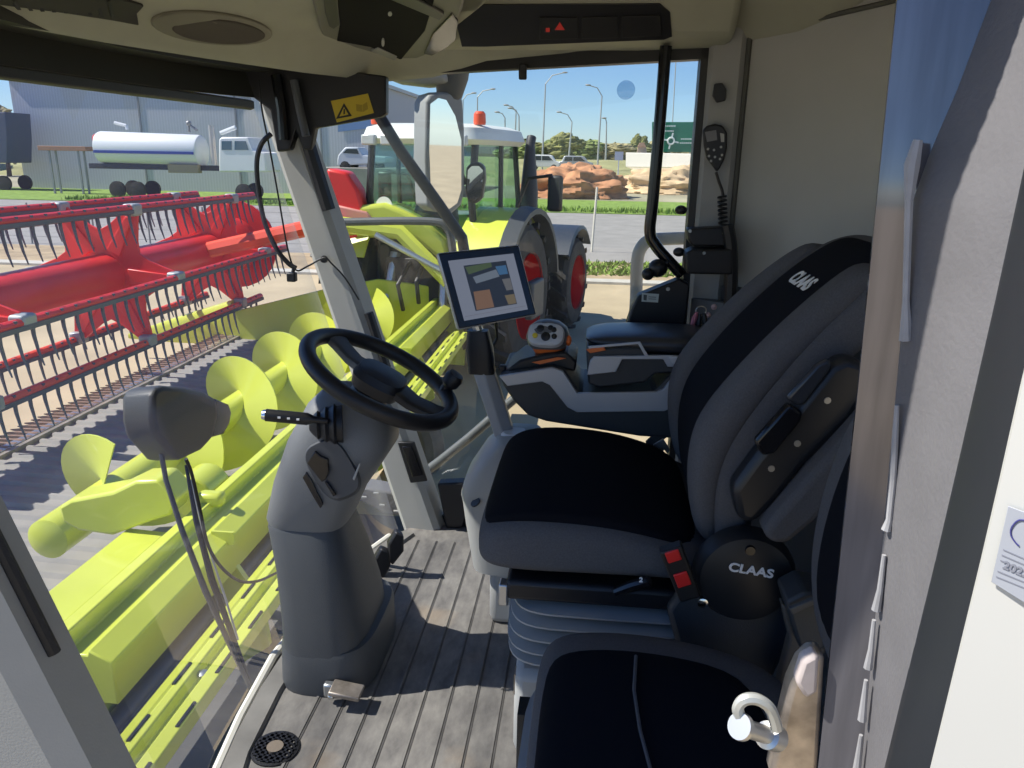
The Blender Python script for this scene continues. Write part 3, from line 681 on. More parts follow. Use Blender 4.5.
for y in (4.75, 6.75, 8.75):
    b = MB(); pts = []
    for k in range(6):
        a = math.radians(60 * k)
        for da, r in ((-9, .60), (-5, .68), (5, .68), (9, .60), (18, .48), (30, .42), (42, .48)):
            aa = a + math.radians(da); pts.append((RX + r * math.cos(aa), y, RZ + r * math.sin(aa)))
    b.prism(pts, (0, .03, 0)); sp = b.obj('spider_plate', RED, rl, bevel=.006)
    b = MB()
    for k in range(6):
        a = math.radians(60 * k); d = V((math.cos(a), 0, math.sin(a))); e1 = V((-d.z, 0, d.x))
        o = V((RX, y - .02, RZ))
        b.prism([o + d * .24 - e1 * .07, o + d * .62 - e1 * .03, o + d * .62 + e1 * .03, o + d * .24 + e1 * .07], (0, .03, 0))
    b.obj('spider_rib', RED, sp, bevel=.008)
    for k in range(6):
        a = math.radians(60 * k); c = V((RX + .70 * math.cos(a), y, RZ + .70 * math.sin(a)))
        MB().box(c, (.12, .14, .11)).obj('bar_bearing', mat('bearing_grey', (.35, .38, .38), .5, metal=.3), sp, bevel=.02)
MB().lathe([(.30, 0), (.34, .02), (.34, .12), (.30, .14)], (RX, RY1, RZ), (0, 1, 0), 28).obj('end_hub', RED, rl)
b = MB(); pts = [(RX + .55 * math.cos(math.radians(a)), RY1 + .16, RZ + .55 * math.sin(math.radians(a))) for a in range(0, 360, 15)]
b.prism(pts, (0, .03, 0)); b.obj('end_disc', RED, rl)
# red reel drive guard at the right of the pillar
dg = thing('reel_drive_guard', 'red curved reel drive guard beside the lime header end', 'guard', (-3.2, 9.9, -.2))
q = [at(x, y, Y=9.9) for x, y in ((326, 168), (346, 172), (358, 190), (364, 215), (358, 243), (345, 246), (330, 240))]
slab(q, (0, 1, 0), .35).obj('guard_shell', RED, dg, bevel=.04)
q = [at(x, y, Y=9.85) for x, y in ((336, 205), (366, 212), (372, 219), (340, 222))]
slab(q, (0, 1, 0), .1).obj('guard_clip', mat('pale_red', (.7, .3, .25), .5), dg, bevel=.02)

hd_.scale = (1.15, 1.15, 1.15); hd_.location = (-2.76, 6.9, GZ)
rl.scale = (1.15, 1.15, 1.15); rl.location = (-5.175, 8.05, GZ)

# ------------------------------------------------------------------ cab shell
wood = bpy.data.materials.new('ribbed_floor_mat'); wood.use_nodes = True
nt = wood.node_tree; bs = nt.nodes['Principled BSDF']; bs.inputs['Roughness'].default_value = .8
tc = nt.nodes.new('ShaderNodeTexCoord'); mp = nt.nodes.new('ShaderNodeMapping'); mp.inputs['Scale'].default_value = (5, 2.2, 1)
n1 = nt.nodes.new('ShaderNodeTexNoise'); n1.inputs['Scale'].default_value = 5; n1.inputs['Detail'].default_value = 8; n1.inputs['Roughness'].default_value = .65
r1 = nt.nodes.new('ShaderNodeValToRGB'); r1.color_ramp.elements[0].position = .32; r1.color_ramp.elements[1].position = .70
r1.color_ramp.elements[0].color = (.12, .112, .105, 1); r1.color_ramp.elements[1].color = (.25, .235, .21, 1)
n2 = nt.nodes.new('ShaderNodeTexNoise'); n2.inputs['Scale'].default_value = 3.0; n2.inputs['Detail'].default_value = 5
r2 = nt.nodes.new('ShaderNodeValToRGB'); r2.color_ramp.elements[0].position = .55; r2.color_ramp.elements[1].position = .72
r2.color_ramp.elements[0].color = (0, 0, 0, 1); r2.color_ramp.elements[1].color = (.7, .7, .7, 1)
mx = nt.nodes.new('ShaderNodeMix'); mx.data_type = 'RGBA'; mx.inputs['B'].default_value = (.36, .26, .16, 1)
nt.links.new(tc.outputs['Object'], mp.inputs[0]); nt.links.new(mp.outputs[0], n1.inputs['Vector']); nt.links.new(n1.outputs[0], r1.inputs[0])
nt.links.new(tc.outputs['Object'], n2.inputs['Vector']); nt.links.new(n2.outputs[0], r2.inputs[0]); nt.links.new(r2.outputs[0], mx.inputs['Factor'])
nt.links.new(r1.outputs[0], mx.inputs['A']); nt.links.new(mx.outputs['Result'], bs.inputs['Base Color'])
# plan of the windscreen foot (x for each y)
WF = [(.74, -.56), (.90, -.645), (1.10, -.715), (1.30, -.755), (1.62, -.775), (1.95, -.745), (2.15, -.70), (2.30, -.645), (2.42, -.575)]
def wx(y):
    for (y0, x0), (y1, x1) in zip(WF, WF[1:]):
        if y0 <= y <= y1: return lerp(x0, x1, (y - y0) / (y1 - y0))
    return WF[0][1] if y < .74 else WF[-1][1]
LEAN = -.42 / 1.42
fp = [(wx(y) + .01, y, -.05) for y, _ in WF] + [(.30, 2.42, -.05), (.95, 2.30, -.05), (.95, .62, -.05), (-.50, .66, -.05)]
flr = struct(MB().prism(fp, (0, 0, .05)).obj('floor', wood, smooth=0))
ribm = mat('mat_rib', (.09, .085, .08), .8, var=.3, scale=20)
for i, x in enumerate([-.60 + .062 * k for k in range(10)]):
    y0 = .85; MB().box((x, 1.55, .001), (.006, 1.50, .005)).obj('rib', wood, flr)
    MB().box((x + .006, 1.55, .0005), (.004, 1.50, .002)).obj('groove', ribm, flr)
# bright seal strip along the windscreen foot and grey sill inside it
pts = [(wx(y) + .012, y, .008) for y in (1.0, 1.2, 1.4, 1.62, 1.8, 2.0, 2.15, 2.3)]
struct(MB().tube(pts, .011, 8).obj('trim_1', mat('seal_cream', (.75, .72, .62), .6)))
b = MB(); b.loft([[(wx(y) + .02, y, .001), (wx(y) + .075, y, .001), (wx(y) + .07, y, .010), (wx(y) + .025, y, .014)] for y in (.9, 1.1, 1.3, 1.5, 1.75, 2.0, 2.2, 2.33)])
struct(b.obj('trim_2', mat('sill_grey', (.20, .19, .17), .7, var=.2, scale=10)))

# windscreen
b = MB(); rings = []
ys = [.80, .95, 1.1, 1.3, 1.5, 1.7, 1.9, 2.1, 2.25, 2.36]
for t in (0, .05):
    pass
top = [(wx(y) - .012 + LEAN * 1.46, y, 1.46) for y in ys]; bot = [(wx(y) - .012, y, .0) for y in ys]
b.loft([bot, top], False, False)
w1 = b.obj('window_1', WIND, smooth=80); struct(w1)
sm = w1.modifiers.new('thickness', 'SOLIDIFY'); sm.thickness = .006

def pillar(side):
    Yc = 2.42 if side > 0 else .76
    s = side
    b = MB(); rings = []
    for z in (-.02, .1, .4, .8, 1.2, 1.46):
        k = LEAN * z
        w = .135 - .03 * (z / 1.46) + (.045 if side < 0 else 0)
        x0 = -.612 + k; x1 = x0 + w
        rings.append([V((x0, Yc - s * .02, z)), V((x0 + .015, Yc - s * .035, z)), V((x1 - .02, Yc - s * .045, z)), V((x1, Yc - s * .03, z)), V((x1 + .012, Yc + s * .04, z)), V((x1 - .02, Yc + s * .06, z)), V((x0, Yc + s * .06, z))])
    return b.loft(rings).obj('pillar', PILLAR, smooth=30)
pr_ = struct(pillar(1), 'right front pillar of the cab, light grey and leaning forward', 'pillar')
# pieces on the right pillar
def on_pil(px, py, d=0): return at(px, py, Y=2.375 - d)
b = MB(); b.prism([on_pil(x, y) for x, y in ((398, 441), (415, 441), (428, 480), (411, 482))], (0, -.012, 0)); sw_ = b.obj('switch_plate', BLACK, pr_, bevel=.004)
b = MB(); b.prism([on_pil(x, y, .012) for x, y in ((402, 446), (412, 446), (423, 475), (413, 477))], (0, -.006, 0)); b.obj('rocker_switch', BLACKG, sw_, bevel=.003)
b = MB(); b.tube([(-.475 + LEAN * .58, 2.375, .58), (-.475 + LEAN * .76, 2.375, .76)], .016, 8); b.obj('rubber_guard', BLACK, pr_)
b = MB(); b.tube([(-.495 + LEAN * 1.08, 2.375, 1.08), (-.485 + LEAN * 1.32, 2.375, 1.30)], .022, 8); b.obj('rubber_guard', BLACK, pr_)
pl_ = struct(pillar(-1), 'left front pillar of the cab, near and grey with a black slot', 'pillar')

# right wall: glazing, rear post, rear panel
RW0, RW1 = V((-.56, 2.47, 0)), V((.29, 2.33, 0))
def rwp(t, z, d=0): return V((lerp(RW0.x, RW1.x, t), lerp(RW0.y, RW1.y, t) + d, z))
b = MB(); b.prism([rwp(.03, .0), rwp(1.0, .0), rwp(1.0, 1.51), rwp(-.45, 1.47)], (0, .006, 0))
struct(b.obj('window_2', GLASS))
b = MB(); b.prism([rwp(-.40, 1.468, -.02), rwp(.3, 1.492, -.02), rwp(1.02, 1.515, -.02), rwp(1.02, 1.555, -.02), rwp(.3, 1.527, -.02), rwp(-.40, 1.50, -.02)], (0, .05, 0))
struct(b.obj('trim_3', BLACK))
b = MB(); b.prism([rwp(.03, -.02, -.02), rwp(1.02, -.02, -.02), rwp(1.02, .03, -.02), rwp(.03, .03, -.02)], (0, .05, 0)); struct(b.obj('trim_4', BLACK))
b = MB(); b.prism([rwp(.985, .0, -.02), rwp(1.01, .0, -.02), rwp(1.01, 1.55, -.02), rwp(.985, 1.55, -.02)], (0, .06, 0)); struct(b.obj('trim_5', BLACK))
# rear right post
b = MB(); rings = []
for z in (-.02, .4, .8, 1.2, 1.6):
    rings.append([V((.295, 2.37, z)), V((.297, 2.30, z)), V((.306, 2.285, z)), V((.375, 2.27, z)), V((.40, 2.29, z)), V((.40, 2.37, z))])
post = struct(b.loft(rings).obj('pillar', mat('post_grey', (.30, .30, .29), .55, bump=.05, bscale=400), smooth=25), 'rear right cab post between the side window and the beige panel', 'pillar')
# rear panel, curved in plan
RP = [(.395, 2.29), (.50, 2.20), (.64, 1.98), (.76, 1.72), (.84, 1.45), (.88, 1.15), (.88, .75)]
def wallstrip(z0, z1, name, m, inset=0):
    b = MB(); b.loft([[V((x - inset, y - inset, z0)), V((x - inset, y - inset, z1)), V((x + .06, y + .06, z1)), V((x + .06, y + .06, z0))] for x, y in RP])
    return struct(b.obj(name, m, smooth=50))
wallstrip(.90, 1.66, 'wall_rear', mat('rear_panel_beige', (.37, .37, .345), .75, var=.03, bump=.05, bscale=500))
wallstrip(-.02, .90, 'baseboard_rear', mat('rear_lower_dark', (.05, .052, .055), .7), .012)
b = MB(); b.tube([(x - .004, y - .004, 1.575 + .06 * i / 6) for i, (x, y) in enumerate(RP)], .006, 6); struct(b.obj('trim_6', mat('seam_dark', (.08, .08, .07), .8)))
b = MB(); b.tube([(.397, 2.283, z) for z in (.1, .8, 1.57)], .008, 6); struct(b.obj('trim_7', mat('seam_dark', (.08, .08, .07), .8)))
# dark lower quarter by the post
b = MB(); b.prism([(.30, 2.27, .2), (.47, 2.15, .2), (.47, 2.15, .86), (.30, 2.27, .86)], (.02, .04, 0)); struct(b.obj('trim_8', mat('quarter_grey', (.13, .135, .14), .6)))

# headliner and roof
OUT = [(.40, 2.33, 1.548), (.0, 2.38, 1.542), (-.33, 2.41, 1.515), (-.50, 2.47, 1.475), (-.66, 2.485, 1.462), (-.824, 2.223, 1.462), (-.965, 1.93, 1.465), (-1.075, 1.705, 1.47), (-1.145, 1.5, 1.475), (-1.17, 1.2, 1.475), (-1.10, .9, 1.475), (-.85, .66, 1.475),
       (-.2, .62, 1.55), (.5, .62, 1.56), (.93, .72, 1.6), (.95, 1.2, 1.62), (.88, 1.55, 1.62), (.70, 2.0, 1.60)]
cc = V((-.1, 1.55, 0))
def ring(k, z_fn): 
    out = []
    for x, y, z in OUT:
        p = V((x, y, 0)); d = (cc - p); q = p + d.normalized() * min(k, d.length * .9); out.append(V((q.x, q.y, z_fn(x, y, z))))
    return out
def zin(x, y, z): return 1.575 if x < -.4 else 1.66
b = MB(); b.loft([ring(0, lambda x, y, z: 1.78), ring(0, lambda x, y, z: z + .02), ring(.015, lambda x, y, z: z), ring(.04, lambda x, y, z: z + .01), ring(.10, lambda x, y, z: lerp(z, zin(x, y, z), .65)), ring(.2, zin), ring(.5, lambda x, y, z: zin(x, y, z) + .01)])
ceil = struct(b.obj('ceiling', BEIGE, smooth=50))
b = MB(); rf = [(-1.18, .9), (-1.22, 1.62), (-1.18, 2.3), (-1.05, 2.62), (1.1, 2.62), (1.1, .72), (-1.0, .66)]
b.loft([[V((x, y, 1.66)) for x, y in rf], [V((x, y, 1.80)) for x, y in rf], [V((x * .95, lerp(y, 1.55, .08), 1.86)) for x, y in rf]])
struct(b.obj('roof', WHITE, bevel=.02))
b = MB(); b.loft([[V((wx(y) + LEAN * z + dx, y, z)) for dx, z in ((.004, 1.405), (.018, 1.405), (.018, 1.49), (.004, 1.49))] for y in ys])
struct(b.obj('trim_10', mat('visor_dark', (.035, .035, .028), .6)))
# front header beam behind the windscreen top
b = MB(); b.loft([[V((wx(y) + LEAN * 1.46 + dx, y, z)) for dx, z in ((-.01, 1.475), (.10, 1.475), (.10, 1.52), (-.01, 1.68))] for y in ys])
struct(b.obj('trim_9', mat('visor_dark', (.035, .035, .028), .6)))

# ------------------------------------------------------------------ steering column
sc = thing('steering_column', 'dark grey steering column with black wheel and silver tipped lever', 'steering column', (-.6, 1.64, 0))
EX, EY, EZ = V((1, 0, 0)), V((0, 1, 0)), V((0, 0, 1))
MB().loft([se((-.60, 1.685, z), EX, EY, hx, hy, 3.4, 36) for z, hx, hy in ((0, .120, .185), (.01, .122, .187), (.10, .119, .183), (.115, .114, .178), (.12, .09, .15))]).obj('base_collar', CHAR, sc)
MB().loft([se((x, lerp(1.68, 1.645, z / .4), z), EX, EY, hx, hy, p, 36) for x, z, hx, hy, p in ((-.605, .10, .105, .168, 3.5), (-.608, .18, .102, .155, 3.5), (-.622, .30, .096, .128, 3.5), (-.642, .405, .092, .102, 3.5), (-.644, .415, .088, .096, 3.5))]).obj('column_boot', CHAR, sc)
b = MB(); b.loft([se((x, 1.645, z), V((math.cos(t), 0, -math.sin(t))), EY, hx, hy, 3.2, 36) for x, z, t, hx, hy in
    ((-.640, .408, .0, .094, .098), (-.638, .425, .0, .100, .104), (-.612, .50, .15, .102, .112), (-.570, .585, .35, .108, .112), (-.528, .655, .48, .108, .102), (-.510, .695, .5, .090, .080), (-.498, .715, .5, .055, .055))])
ub = b.obj('column_head', mat('head_grey', (.17, .175, .178), .5, bump=.15, bscale=400), sc)
MB().tube([(-.50, 1.645, .70), (-.485, 1.64, .735)], [.05, .04], 20).obj('shaft', BLACK, sc)
# recessed control panel on the near face
ub2 = MB().loft([se(at(332, 470, Y=1.545), V((.45, 0, -.89)), V((.89, .0, .45)), .075, .055, 3, 28), se(at(332, 470, Y=1.532), V((.45, 0, -.89)), V((.89, 0, .45)), .068, .048, 3, 28)]).obj('control_panel', mat('panel_grey', (.075, .08, .088), .45), ub)
def facep(pts, Y, d, name, m, parent, bv=.002):
    return MB().prism([at(x, y, Y=Y) for x, y in pts], (0, d, 0)).obj(name, m, parent, bevel=bv)
facep(((308, 462), (316, 450), (322, 455), (329, 458), (330, 470), (327, 478), (323, 481)), 1.53, -.008, 'dial', BLACKG, ub2)
facep(((303, 477), (307, 471), (313, 480), (318, 492), (324, 503), (321, 508), (316, 500)), 1.53, -.005, 'slot_switch', BLACKG, ub2)
facep(((325, 481), (328, 481), (337, 494), (334, 496)), 1.53, -.006, 'slot_switch', BLACKG, ub2)
facep(((353, 478), (360, 462), (361, 464), (355, 480)), 1.535, -.006, 'trim_line', LGREY, ub2)
# lever with rubber boot
b = MB(); b.lathe([(.042, 0), (.040, .012), (.046, .018), (.036, .030), (.040, .036), (.028, .048), (.032, .054), (.020, .066), (.012, .072)], at(343, 424, Y=1.56), (-1, -.28, .0), 24); b.obj('rubber_boot', BLACK, sc)
st0, st1 = at(328, 421, Y=1.52), at(266, 415, Y=1.50)
lev = MB().tube([st0, lerp(st0, st1, .22), lerp(st0, st1, .34), st1], [.006, .008, .0135, .0135], 14).obj('control_lever', BLACK, sc)
MB().tube([st1, st1 + (st1 - st0).normalized() * .008], [.0125, .010], 14).obj('end_button', CHROME, lev)
b = MB()
for t in (.45, .6, .75): b.box(lerp(st0, st1, t) + V((0, -.0132, .002)), (.006, .002, .004))
b.obj('print_mark', WTXT, lev)
# wheel
wn_ = V((.46, -.02, .888)).normalized(); wc = V((-.455, 1.625, .768))
e1 = EY.cross(wn_).normalized(); e2 = wn_.cross(e1)       # e1 runs rearward-down, e2 across
if e1.x < 0: e1 = -e1
sw = MB().torus(wc, wn_, .174, .0185, 56, 14).obj('steering_wheel', BLACK, sc, smooth=60)
MB().loft([se(wc - wn_ * .03, e1, e2, .055, .055, 3, 28), se(wc - wn_ * .005, e1, e2, .062, .060, 3, 28), se(wc + wn_ * .012, e1, e2, .055, .052, 3, 28), se(wc + wn_ * .018, e1, e2, .03, .03, 3, 28)]).obj('hub', BLACK, sw)
for ang, w0, w1 in ((152, .034, .027), (-8, .040, .036)):
    d = e1 * math.cos(math.radians(ang)) + e2 * math.sin(math.radians(ang)); q = wn_.cross(d)
    MB().loft([se(wc + d * r + wn_ * h, q, wn_, w, t, 3.5, 16) for r, h, w, t in ((.03, -.004, w0, .014), (.09, -.012, w1, .011), (.14, -.006, w1, .011), (.170, 0, w1 * 1.3, .012))]).obj('spoke', CHAR if ang == 152 else BLACK, sw)
kb_ = wc + (e1 * .80 + e2 * .60).normalized() * .168
MB().lathe([(.012, .0), (.014, .02), (.021, .028), (.023, .048), (.018, .058), (.004, .06)], kb_, wn_ + V((.2, 0, 0)), 20).obj('spinner_knob', BLACK, sw)
# pedal at the foot of the column
b = MB(); b.box(at(330, 689, Y=1.485) + V((0, 0, .0)), (.028, .02, .035)); pd = b.obj('pedal_hinge', STEEL, sc, bevel=.005)
b = MB(); p0, p1 = at(332, 686, Y=1.48), at(361, 695, Y=1.47); b.box((p0 + p1) / 2, ((p1 - p0).length, .05, .012), Matrix.Rotation(math.radians(8), 3, 'Y')); b.obj('pedal_plate', WORN, pd, bevel=.003)
MB().ball(at(331, 696, Y=1.475), .009).obj('hinge_bolt', CHROME, pd)

# two brake pedals near the right pillar
for (pts, l) in ((((396, 532), (404, 536), (404, 552), (393, 566), (389, 562), (388, 545)), 'black brake pedal nearest the right pillar'),
                 (((381, 549), (389, 552), (391, 566), (379, 588), (374, 583), (373, 562)), 'black brake pedal nearest the steering column')):
    cpt = at(pts[0][0], pts[0][1], Y=2.05)
    pe = thing('brake_pedal', l, 'pedal', (cpt.x, cpt.y, 0))
    b = MB(); b.prism([at(x, y, Y=2.05) for x, y in pts], (-.012, .03, .0)); b.obj('pedal_pad', BLACK, pe, bevel=.006)
    q = at(sum(p[0] for p in pts) / 6, sum(p[1] for p in pts) / 6, Y=2.06)
    MB().tube([q + V((-.01, .03, 0)), (q.x - .06, q.y + .06, .02), (q.x - .09, q.y + .07, -.01)], .009, 8).obj('pedal_arm', STEEL, pe)

# ------------------------------------------------------------------ driver's seat
ds = thing('driver_seat', 'black and grey driver seat with high backrest and folded armrest', 'seat', (.05, 1.62, 0))
SEC = [(-.208, .17, .465, .495), (-.200, .235, .445, .535), (-.175, .265, .432, .562), (-.11, .275, .428, .582), (.04, .278, .435, .580), (.16, .275, .44, .555), (.26, .265, .44, .515), (.31, .24, .44, .49)]
cush = MB().loft([se((x, 1.625, (zb + zt) / 2), EY, EZ, hy, (zt - zb) / 2, 3.6, 40) for x, hy, zb, zt in SEC]).obj('seat_cushion', FAB_G, ds, smooth=70)
b = MB(); rings = []
for x, hy, zb, zt in SEC[1:-1]:
    rings.append(se((x, 1.635, zt - .016), EY, EZ, hy - .018, .022, 4.5, 40))
b.loft(rings).obj('seat_insert', FAB_K, cush, smooth=70)
BKP = [(.285, .43), (.250, .52), (.228, .62), (.226, .70), (.240, .77), (.295, .855), (.362, .942), (.440, 1.025), (.505, 1.080), (.555, 1.105), (.595, 1.108)]
BKW = [.20, .245, .262, .268, .268, .262, .252, .240, .222, .195, .150]
def bnorm(i):
    a = V((BKP[max(i - 1, 0)][0], 0, BKP[max(i - 1, 0)][1])); c = V((BKP[min(i + 1, len(BKP) - 1)][0], 0, BKP[min(i + 1, len(BKP) - 1)][1])); t = (c - a).normalized()
    return V((-t.z, 0, t.x)), t
rings = []; rin = []
for i, ((x, z), w) in enumerate(zip(BKP, BKW)):
    n_, t_ = bnorm(i); o = V((x, 1.625, z)); th = .065 if i < 9 else .05
    n2 = V((-.9, 0, .42)).normalized() if i < 9 else n_
    rings.append(se(o - n2 * th, EY, n2, w, th, 3.4, 40))
    if 0 < i < 10: rin.append(se(o + V((0, -.025, 0)) - n2 * .022, EY, n2, w * .66, .031, 4.5, 40))
back = MB().loft(rings).obj('backrest', FAB_G, ds, smooth=70)
MB().loft(rin).obj('backrest_insert', FAB_K, back, smooth=70)
for sy in (1, -1):
    rb_ = []
    for i in range(1, 9):
        n_, t_ = bnorm(i); n2 = V((-.9, 0, .42)).normalized(); x, z = BKP[i]; q = 1 - abs(i - 4) / 12
        rb_.append(se(V((x, 1.625 + sy * (BKW[i] - .052), z)) - n2 * .012, EY, n2, .056 * q, .040 * q, 2.4, 24))
    soft(MB().loft(rb_).obj('side_bolster', FAB_G, back, smooth=70))
nb = V((-.83, 0, .557)); ctr = V((.385, 1.665, 1.005)) + V((-.9, 0, .42)).normalized() * .013
ctr = at(816, 292, Y=1.655)
tv = V((BKP[7][0] - BKP[6][0], 0, BKP[7][1] - BKP[6][1])).normalized()
nrm = V((-tv.z, 0, tv.x))
f6 = V((BKP[6][0], 1.655, BKP[6][1])); 
tv = V((BKP[8][0] - BKP[7][0], 0, BKP[8][1] - BKP[7][1])).normalized(); nrm = V((-tv.z, 0, tv.x))
ctr = V((BKP[7][0], 1.585, BKP[7][1])) + tv * -.012 + V((-.9, 0, .42)).normalized() * .0085
text('logo', 'CLAAS', .046, frame(ctr, (0, -1, 0), tv), WTXT, back, sx=.95)
# folded-up left armrest
arm = MB().prism([at(x, y, Y=1.365) for x, y in ((727, 478), (750, 446), (790, 398), (822, 358), (838, 350), (856, 356), (862, 380), (842, 412), (800, 452), (768, 492), (748, 512), (733, 508))], (0, -.055, 0)).obj('armrest_shell', mat('armrest_plastic', (.016, .018, .022), .4), ds, bevel=.018, seg=3)
MB().prism([at(x, y, Y=1.34) for x, y in ((755, 517), (763, 505), (800, 462), (845, 410), (866, 388), (876, 400), (850, 455), (805, 505), (780, 527), (765, 527))], (0, -.07, 0)).obj('armrest_pad', FAB_G, arm, bevel=.022, seg=3)
MB().prism([at(x, y, Y=1.32) for x, y in ((752, 438), (786, 400), (800, 409), (798, 418), (772, 450), (760, 452))], (0, -.022, 0)).obj('handle', BLACKG, arm, bevel=.006)
MB().prism([at(x, y, Y=1.32) for x, y in ((784, 396), (815, 362), (828, 356), (830, 366), (803, 402), (796, 404))], (0, -.015, 0)).obj('handle_cover', mat('armrest_gloss', (.03, .035, .045), .25), arm, bevel=.006)
for x, y in ((827, 400), (797, 443), (771, 468)): MB().lathe([(.006, 0), (.006, .004)], at(x, y, Y=1.312), (0, -1, 0), 10).obj('screw', STEEL, arm)
# recliner housing with logo, buckle
rc = MB(); c = V((.318, 1.355, .495)); rc.lathe([(.095, 0), (.095, .02), (.085, .038), (.05, .048), (.005, .05)], c, (0, -1, 0), 40); rec = rc.obj('recliner_cover', mat('cover_black', (.012, .013, .016), .45), ds)
b = MB(); b.prism([(.18, 1.375, .40), (.24, 1.375, .52), (.40, 1.375, .52), (.44, 1.375, .42), (.40, 1.375, .26), (.22, 1.375, .28)], (0, -.03, 0)); b.obj('side_bracket', DGREY, ds, bevel=.012)
text('logo', 'CLAAS', .024, frame(c + V((.004, -.0505, .028)), (1, 0, -.12), (0.12, 0, 1)), WTXT, rec, sx=1.15)
MB().lathe([(.011, 0), (.009, .006)], c + V((.0, -.04, .065)), (0, -1, 0), 14).obj('cover_plug', BLACKG, rec)
MB().lathe([(.010, 0), (.010, .012), (.005, .014)], at(702, 600, Y=1.325), (0, -1, 0), 14).obj('bolt', CHROME, rec)
bp_, bq_ = at(690, 597, Y=1.31), at(670, 546, Y=1.31)
dv = (bq_ - bp_).normalized(); sv = V((dv.z, 0, -dv.x))
bk = MB().loft([[bp_ + sv * a + EY * q for a, q in ((-.020, -.012), (.020, -.012), (.020, .012), (-.020, .012))], [bq_ + sv * a + EY * q for a, q in ((-.022, -.014), (.022, -.014), (.022, .014), (-.022, .014))]]).obj('belt_buckle', BLACK, ds, bevel=.004)
for t0, t1 in ((.30, .56), (.78, .98)):
    a0, a1 = lerp(bp_, bq_, t0), lerp(bp_, bq_, t1)
    MB().prism([a0 - sv * .013 - EY * .0125, a0 + sv * .013 - EY * .0125, a1 + sv * .013 - EY * .0125, a1 - sv * .013 - EY * .0125], (0, -.005, 0)).obj('release_button', REDB, bk, bevel=.002)
# lever under the cushion
b = MB(); b.tube([at(616, 592, Y=1.35), at(632, 586, Y=1.34), at(650, 581, Y=1.33)], [.010, .012, .010], 10); lv = b.obj('adjuster_lever', BLACKG, ds)
text('mark', '2', .014, frame(at(641, 580, Y=1.318), (1, 0, 0), (0, 0, 1)), WTXT, lv)
# frame and suspension
MB().box((.06, 1.62, .405), (.40, .50, .045)).obj('seat_frame', BLACK, ds, bevel=.01)
MB().box((-.145, 1.385, .392), (.02, .03, .05)).obj('frame_latch', STEEL, ds, bevel=.004)
for i, (z, g) in enumerate(((.355, 0), (.325, .004), (.295, .008), (.265, .01), (.238, .008))):
    MB().loft([se((.07, 1.62, z - .016), EX, EY, .165 + g, .215 + g, 6, 36), se((.07, 1.62, z), EX, EY, .205 + g, .255 + g, 6, 36), se((.07, 1.62, z + .004), EX, EY, .205 + g, .255 + g, 6, 36), se((.07, 1.62, z + .014), EX, EY, .165 + g, .215 + g, 6, 36)]).obj('bellows_fold', mat('bellows_grey', (.40, .40, .38), .5), ds)
MB().box((.08, 1.62, .105), (.40, .50, .21)).obj('seat_base', LGREY, ds, bevel=.02)
MB().box((-.118, 1.40, .17), (.006, .03, .05)).obj('base_plate', WORN, ds)
for o in ds.children_recursive:
    if o.name.startswith(('seat_cushion', 'seat_insert', 'backrest')): soft(o)
# belt tongue on the far side
MB().prism([at(x, y, Y=1.915) for x, y in ((645, 441), (665, 422), (671, 426), (671, 433), (651, 447))], (0, -.012, 0)).obj('belt_guide', DGREY, ds, bevel=.003)
MB().prism([at(x, y, Y=1.90) for x, y in ((653, 444), (663, 438), (670, 449), (667, 453), (664, 449), (662, 453), (665, 456), (662, 458), (657, 454))], (0, -.006, 0)).obj('belt_tongue', STEEL, ds, bevel=.001)
# light storage box at the right front of the seat
b = MB(); b.loft([se((x, 1.945, z), EX, EY, hx, hy, 4, 32) for x, z, hx, hy in ((-.19, .17, .095, .125), (-.20, .30, .105, .135), (-.205, .365, .108, .138), (-.205, .385, .112, .142), (-.20, .42, .108, .138), (-.18, .49, .085, .12), (-.165, .53, .055, .09), (-.16, .535, .03, .05))])
sb = tag(b.obj('storage_box', LGREY), 'light grey rounded plastic box on the floor at the seat front', 'storage box')
MB().box((-.175, 1.95, .095), (.12, .20, .19)).obj('foot', LGREY, sb, bevel=.02)
MB().lathe([(.014, 0), (.014, .004)], at(476, 503, Y=1.80), (-.5, -.3, .8), 14).obj('cap', DGREY, sb)

# ------------------------------------------------------------------ console at the right of the seat
co = thing('armrest_console', 'dark console with silver trim and round joystick right of the seat', 'console', (.1, 2.0, .45))
YC = 1.90
body = MB().prism([at(x, y, Y=YC) for x, y in ((499, 375), (552, 367), (566, 372), (580, 393), (655, 391), (680, 366), (714, 356), (722, 430), (690, 440), (640, 437), (546, 422), (528, 416), (514, 402), (503, 386))], (0, .24, 0)).obj('console_body', DGREY, co, bevel=.008)
MB().prism([at(x, y, Y=YC) for x, y in ((499.5, 375), (552, 366.5), (563, 370), (577, 392), (656, 391), (663, 388), (679, 367), (711, 357), (711, 365), (688, 388), (674, 405), (664, 410), (577, 411), (567.5, 406), (550, 384), (542.5, 380.5), (508, 385))], (0, -.012, 0)).obj('silver_trim', SILVER, body, bevel=.002)
mod = MB().prism([at(x, y, Y=1.915) for x, y in ((586, 349), (640, 347), (650, 356), (716, 358), (716, 372), (655, 374), (645, 383), (600, 388), (588, 384))], (0, .20, 0)).obj('armrest_module', DGREY, co, bevel=.006)
MB().prism([at(x, y, Y=1.913) for x, y in ((587, 374), (590, 360), (594, 355.5), (667, 354.5), (711, 357), (712, 365), (667, 366), (663, 358.5), (622, 358.5), (616, 371), (590, 374))], (0, -.010, 0)).obj('silver_band', SILVER, mod, bevel=.002)
MB().prism([at(x, y, Y=1.912) for x, y in ((668, 355.5), (687, 356), (684, 363), (671, 362.5))], (0, -.014, 0)).obj('key_plate', mat('pale_silver', (.5, .54, .6), .35, metal=.2), mod, bevel=.002)
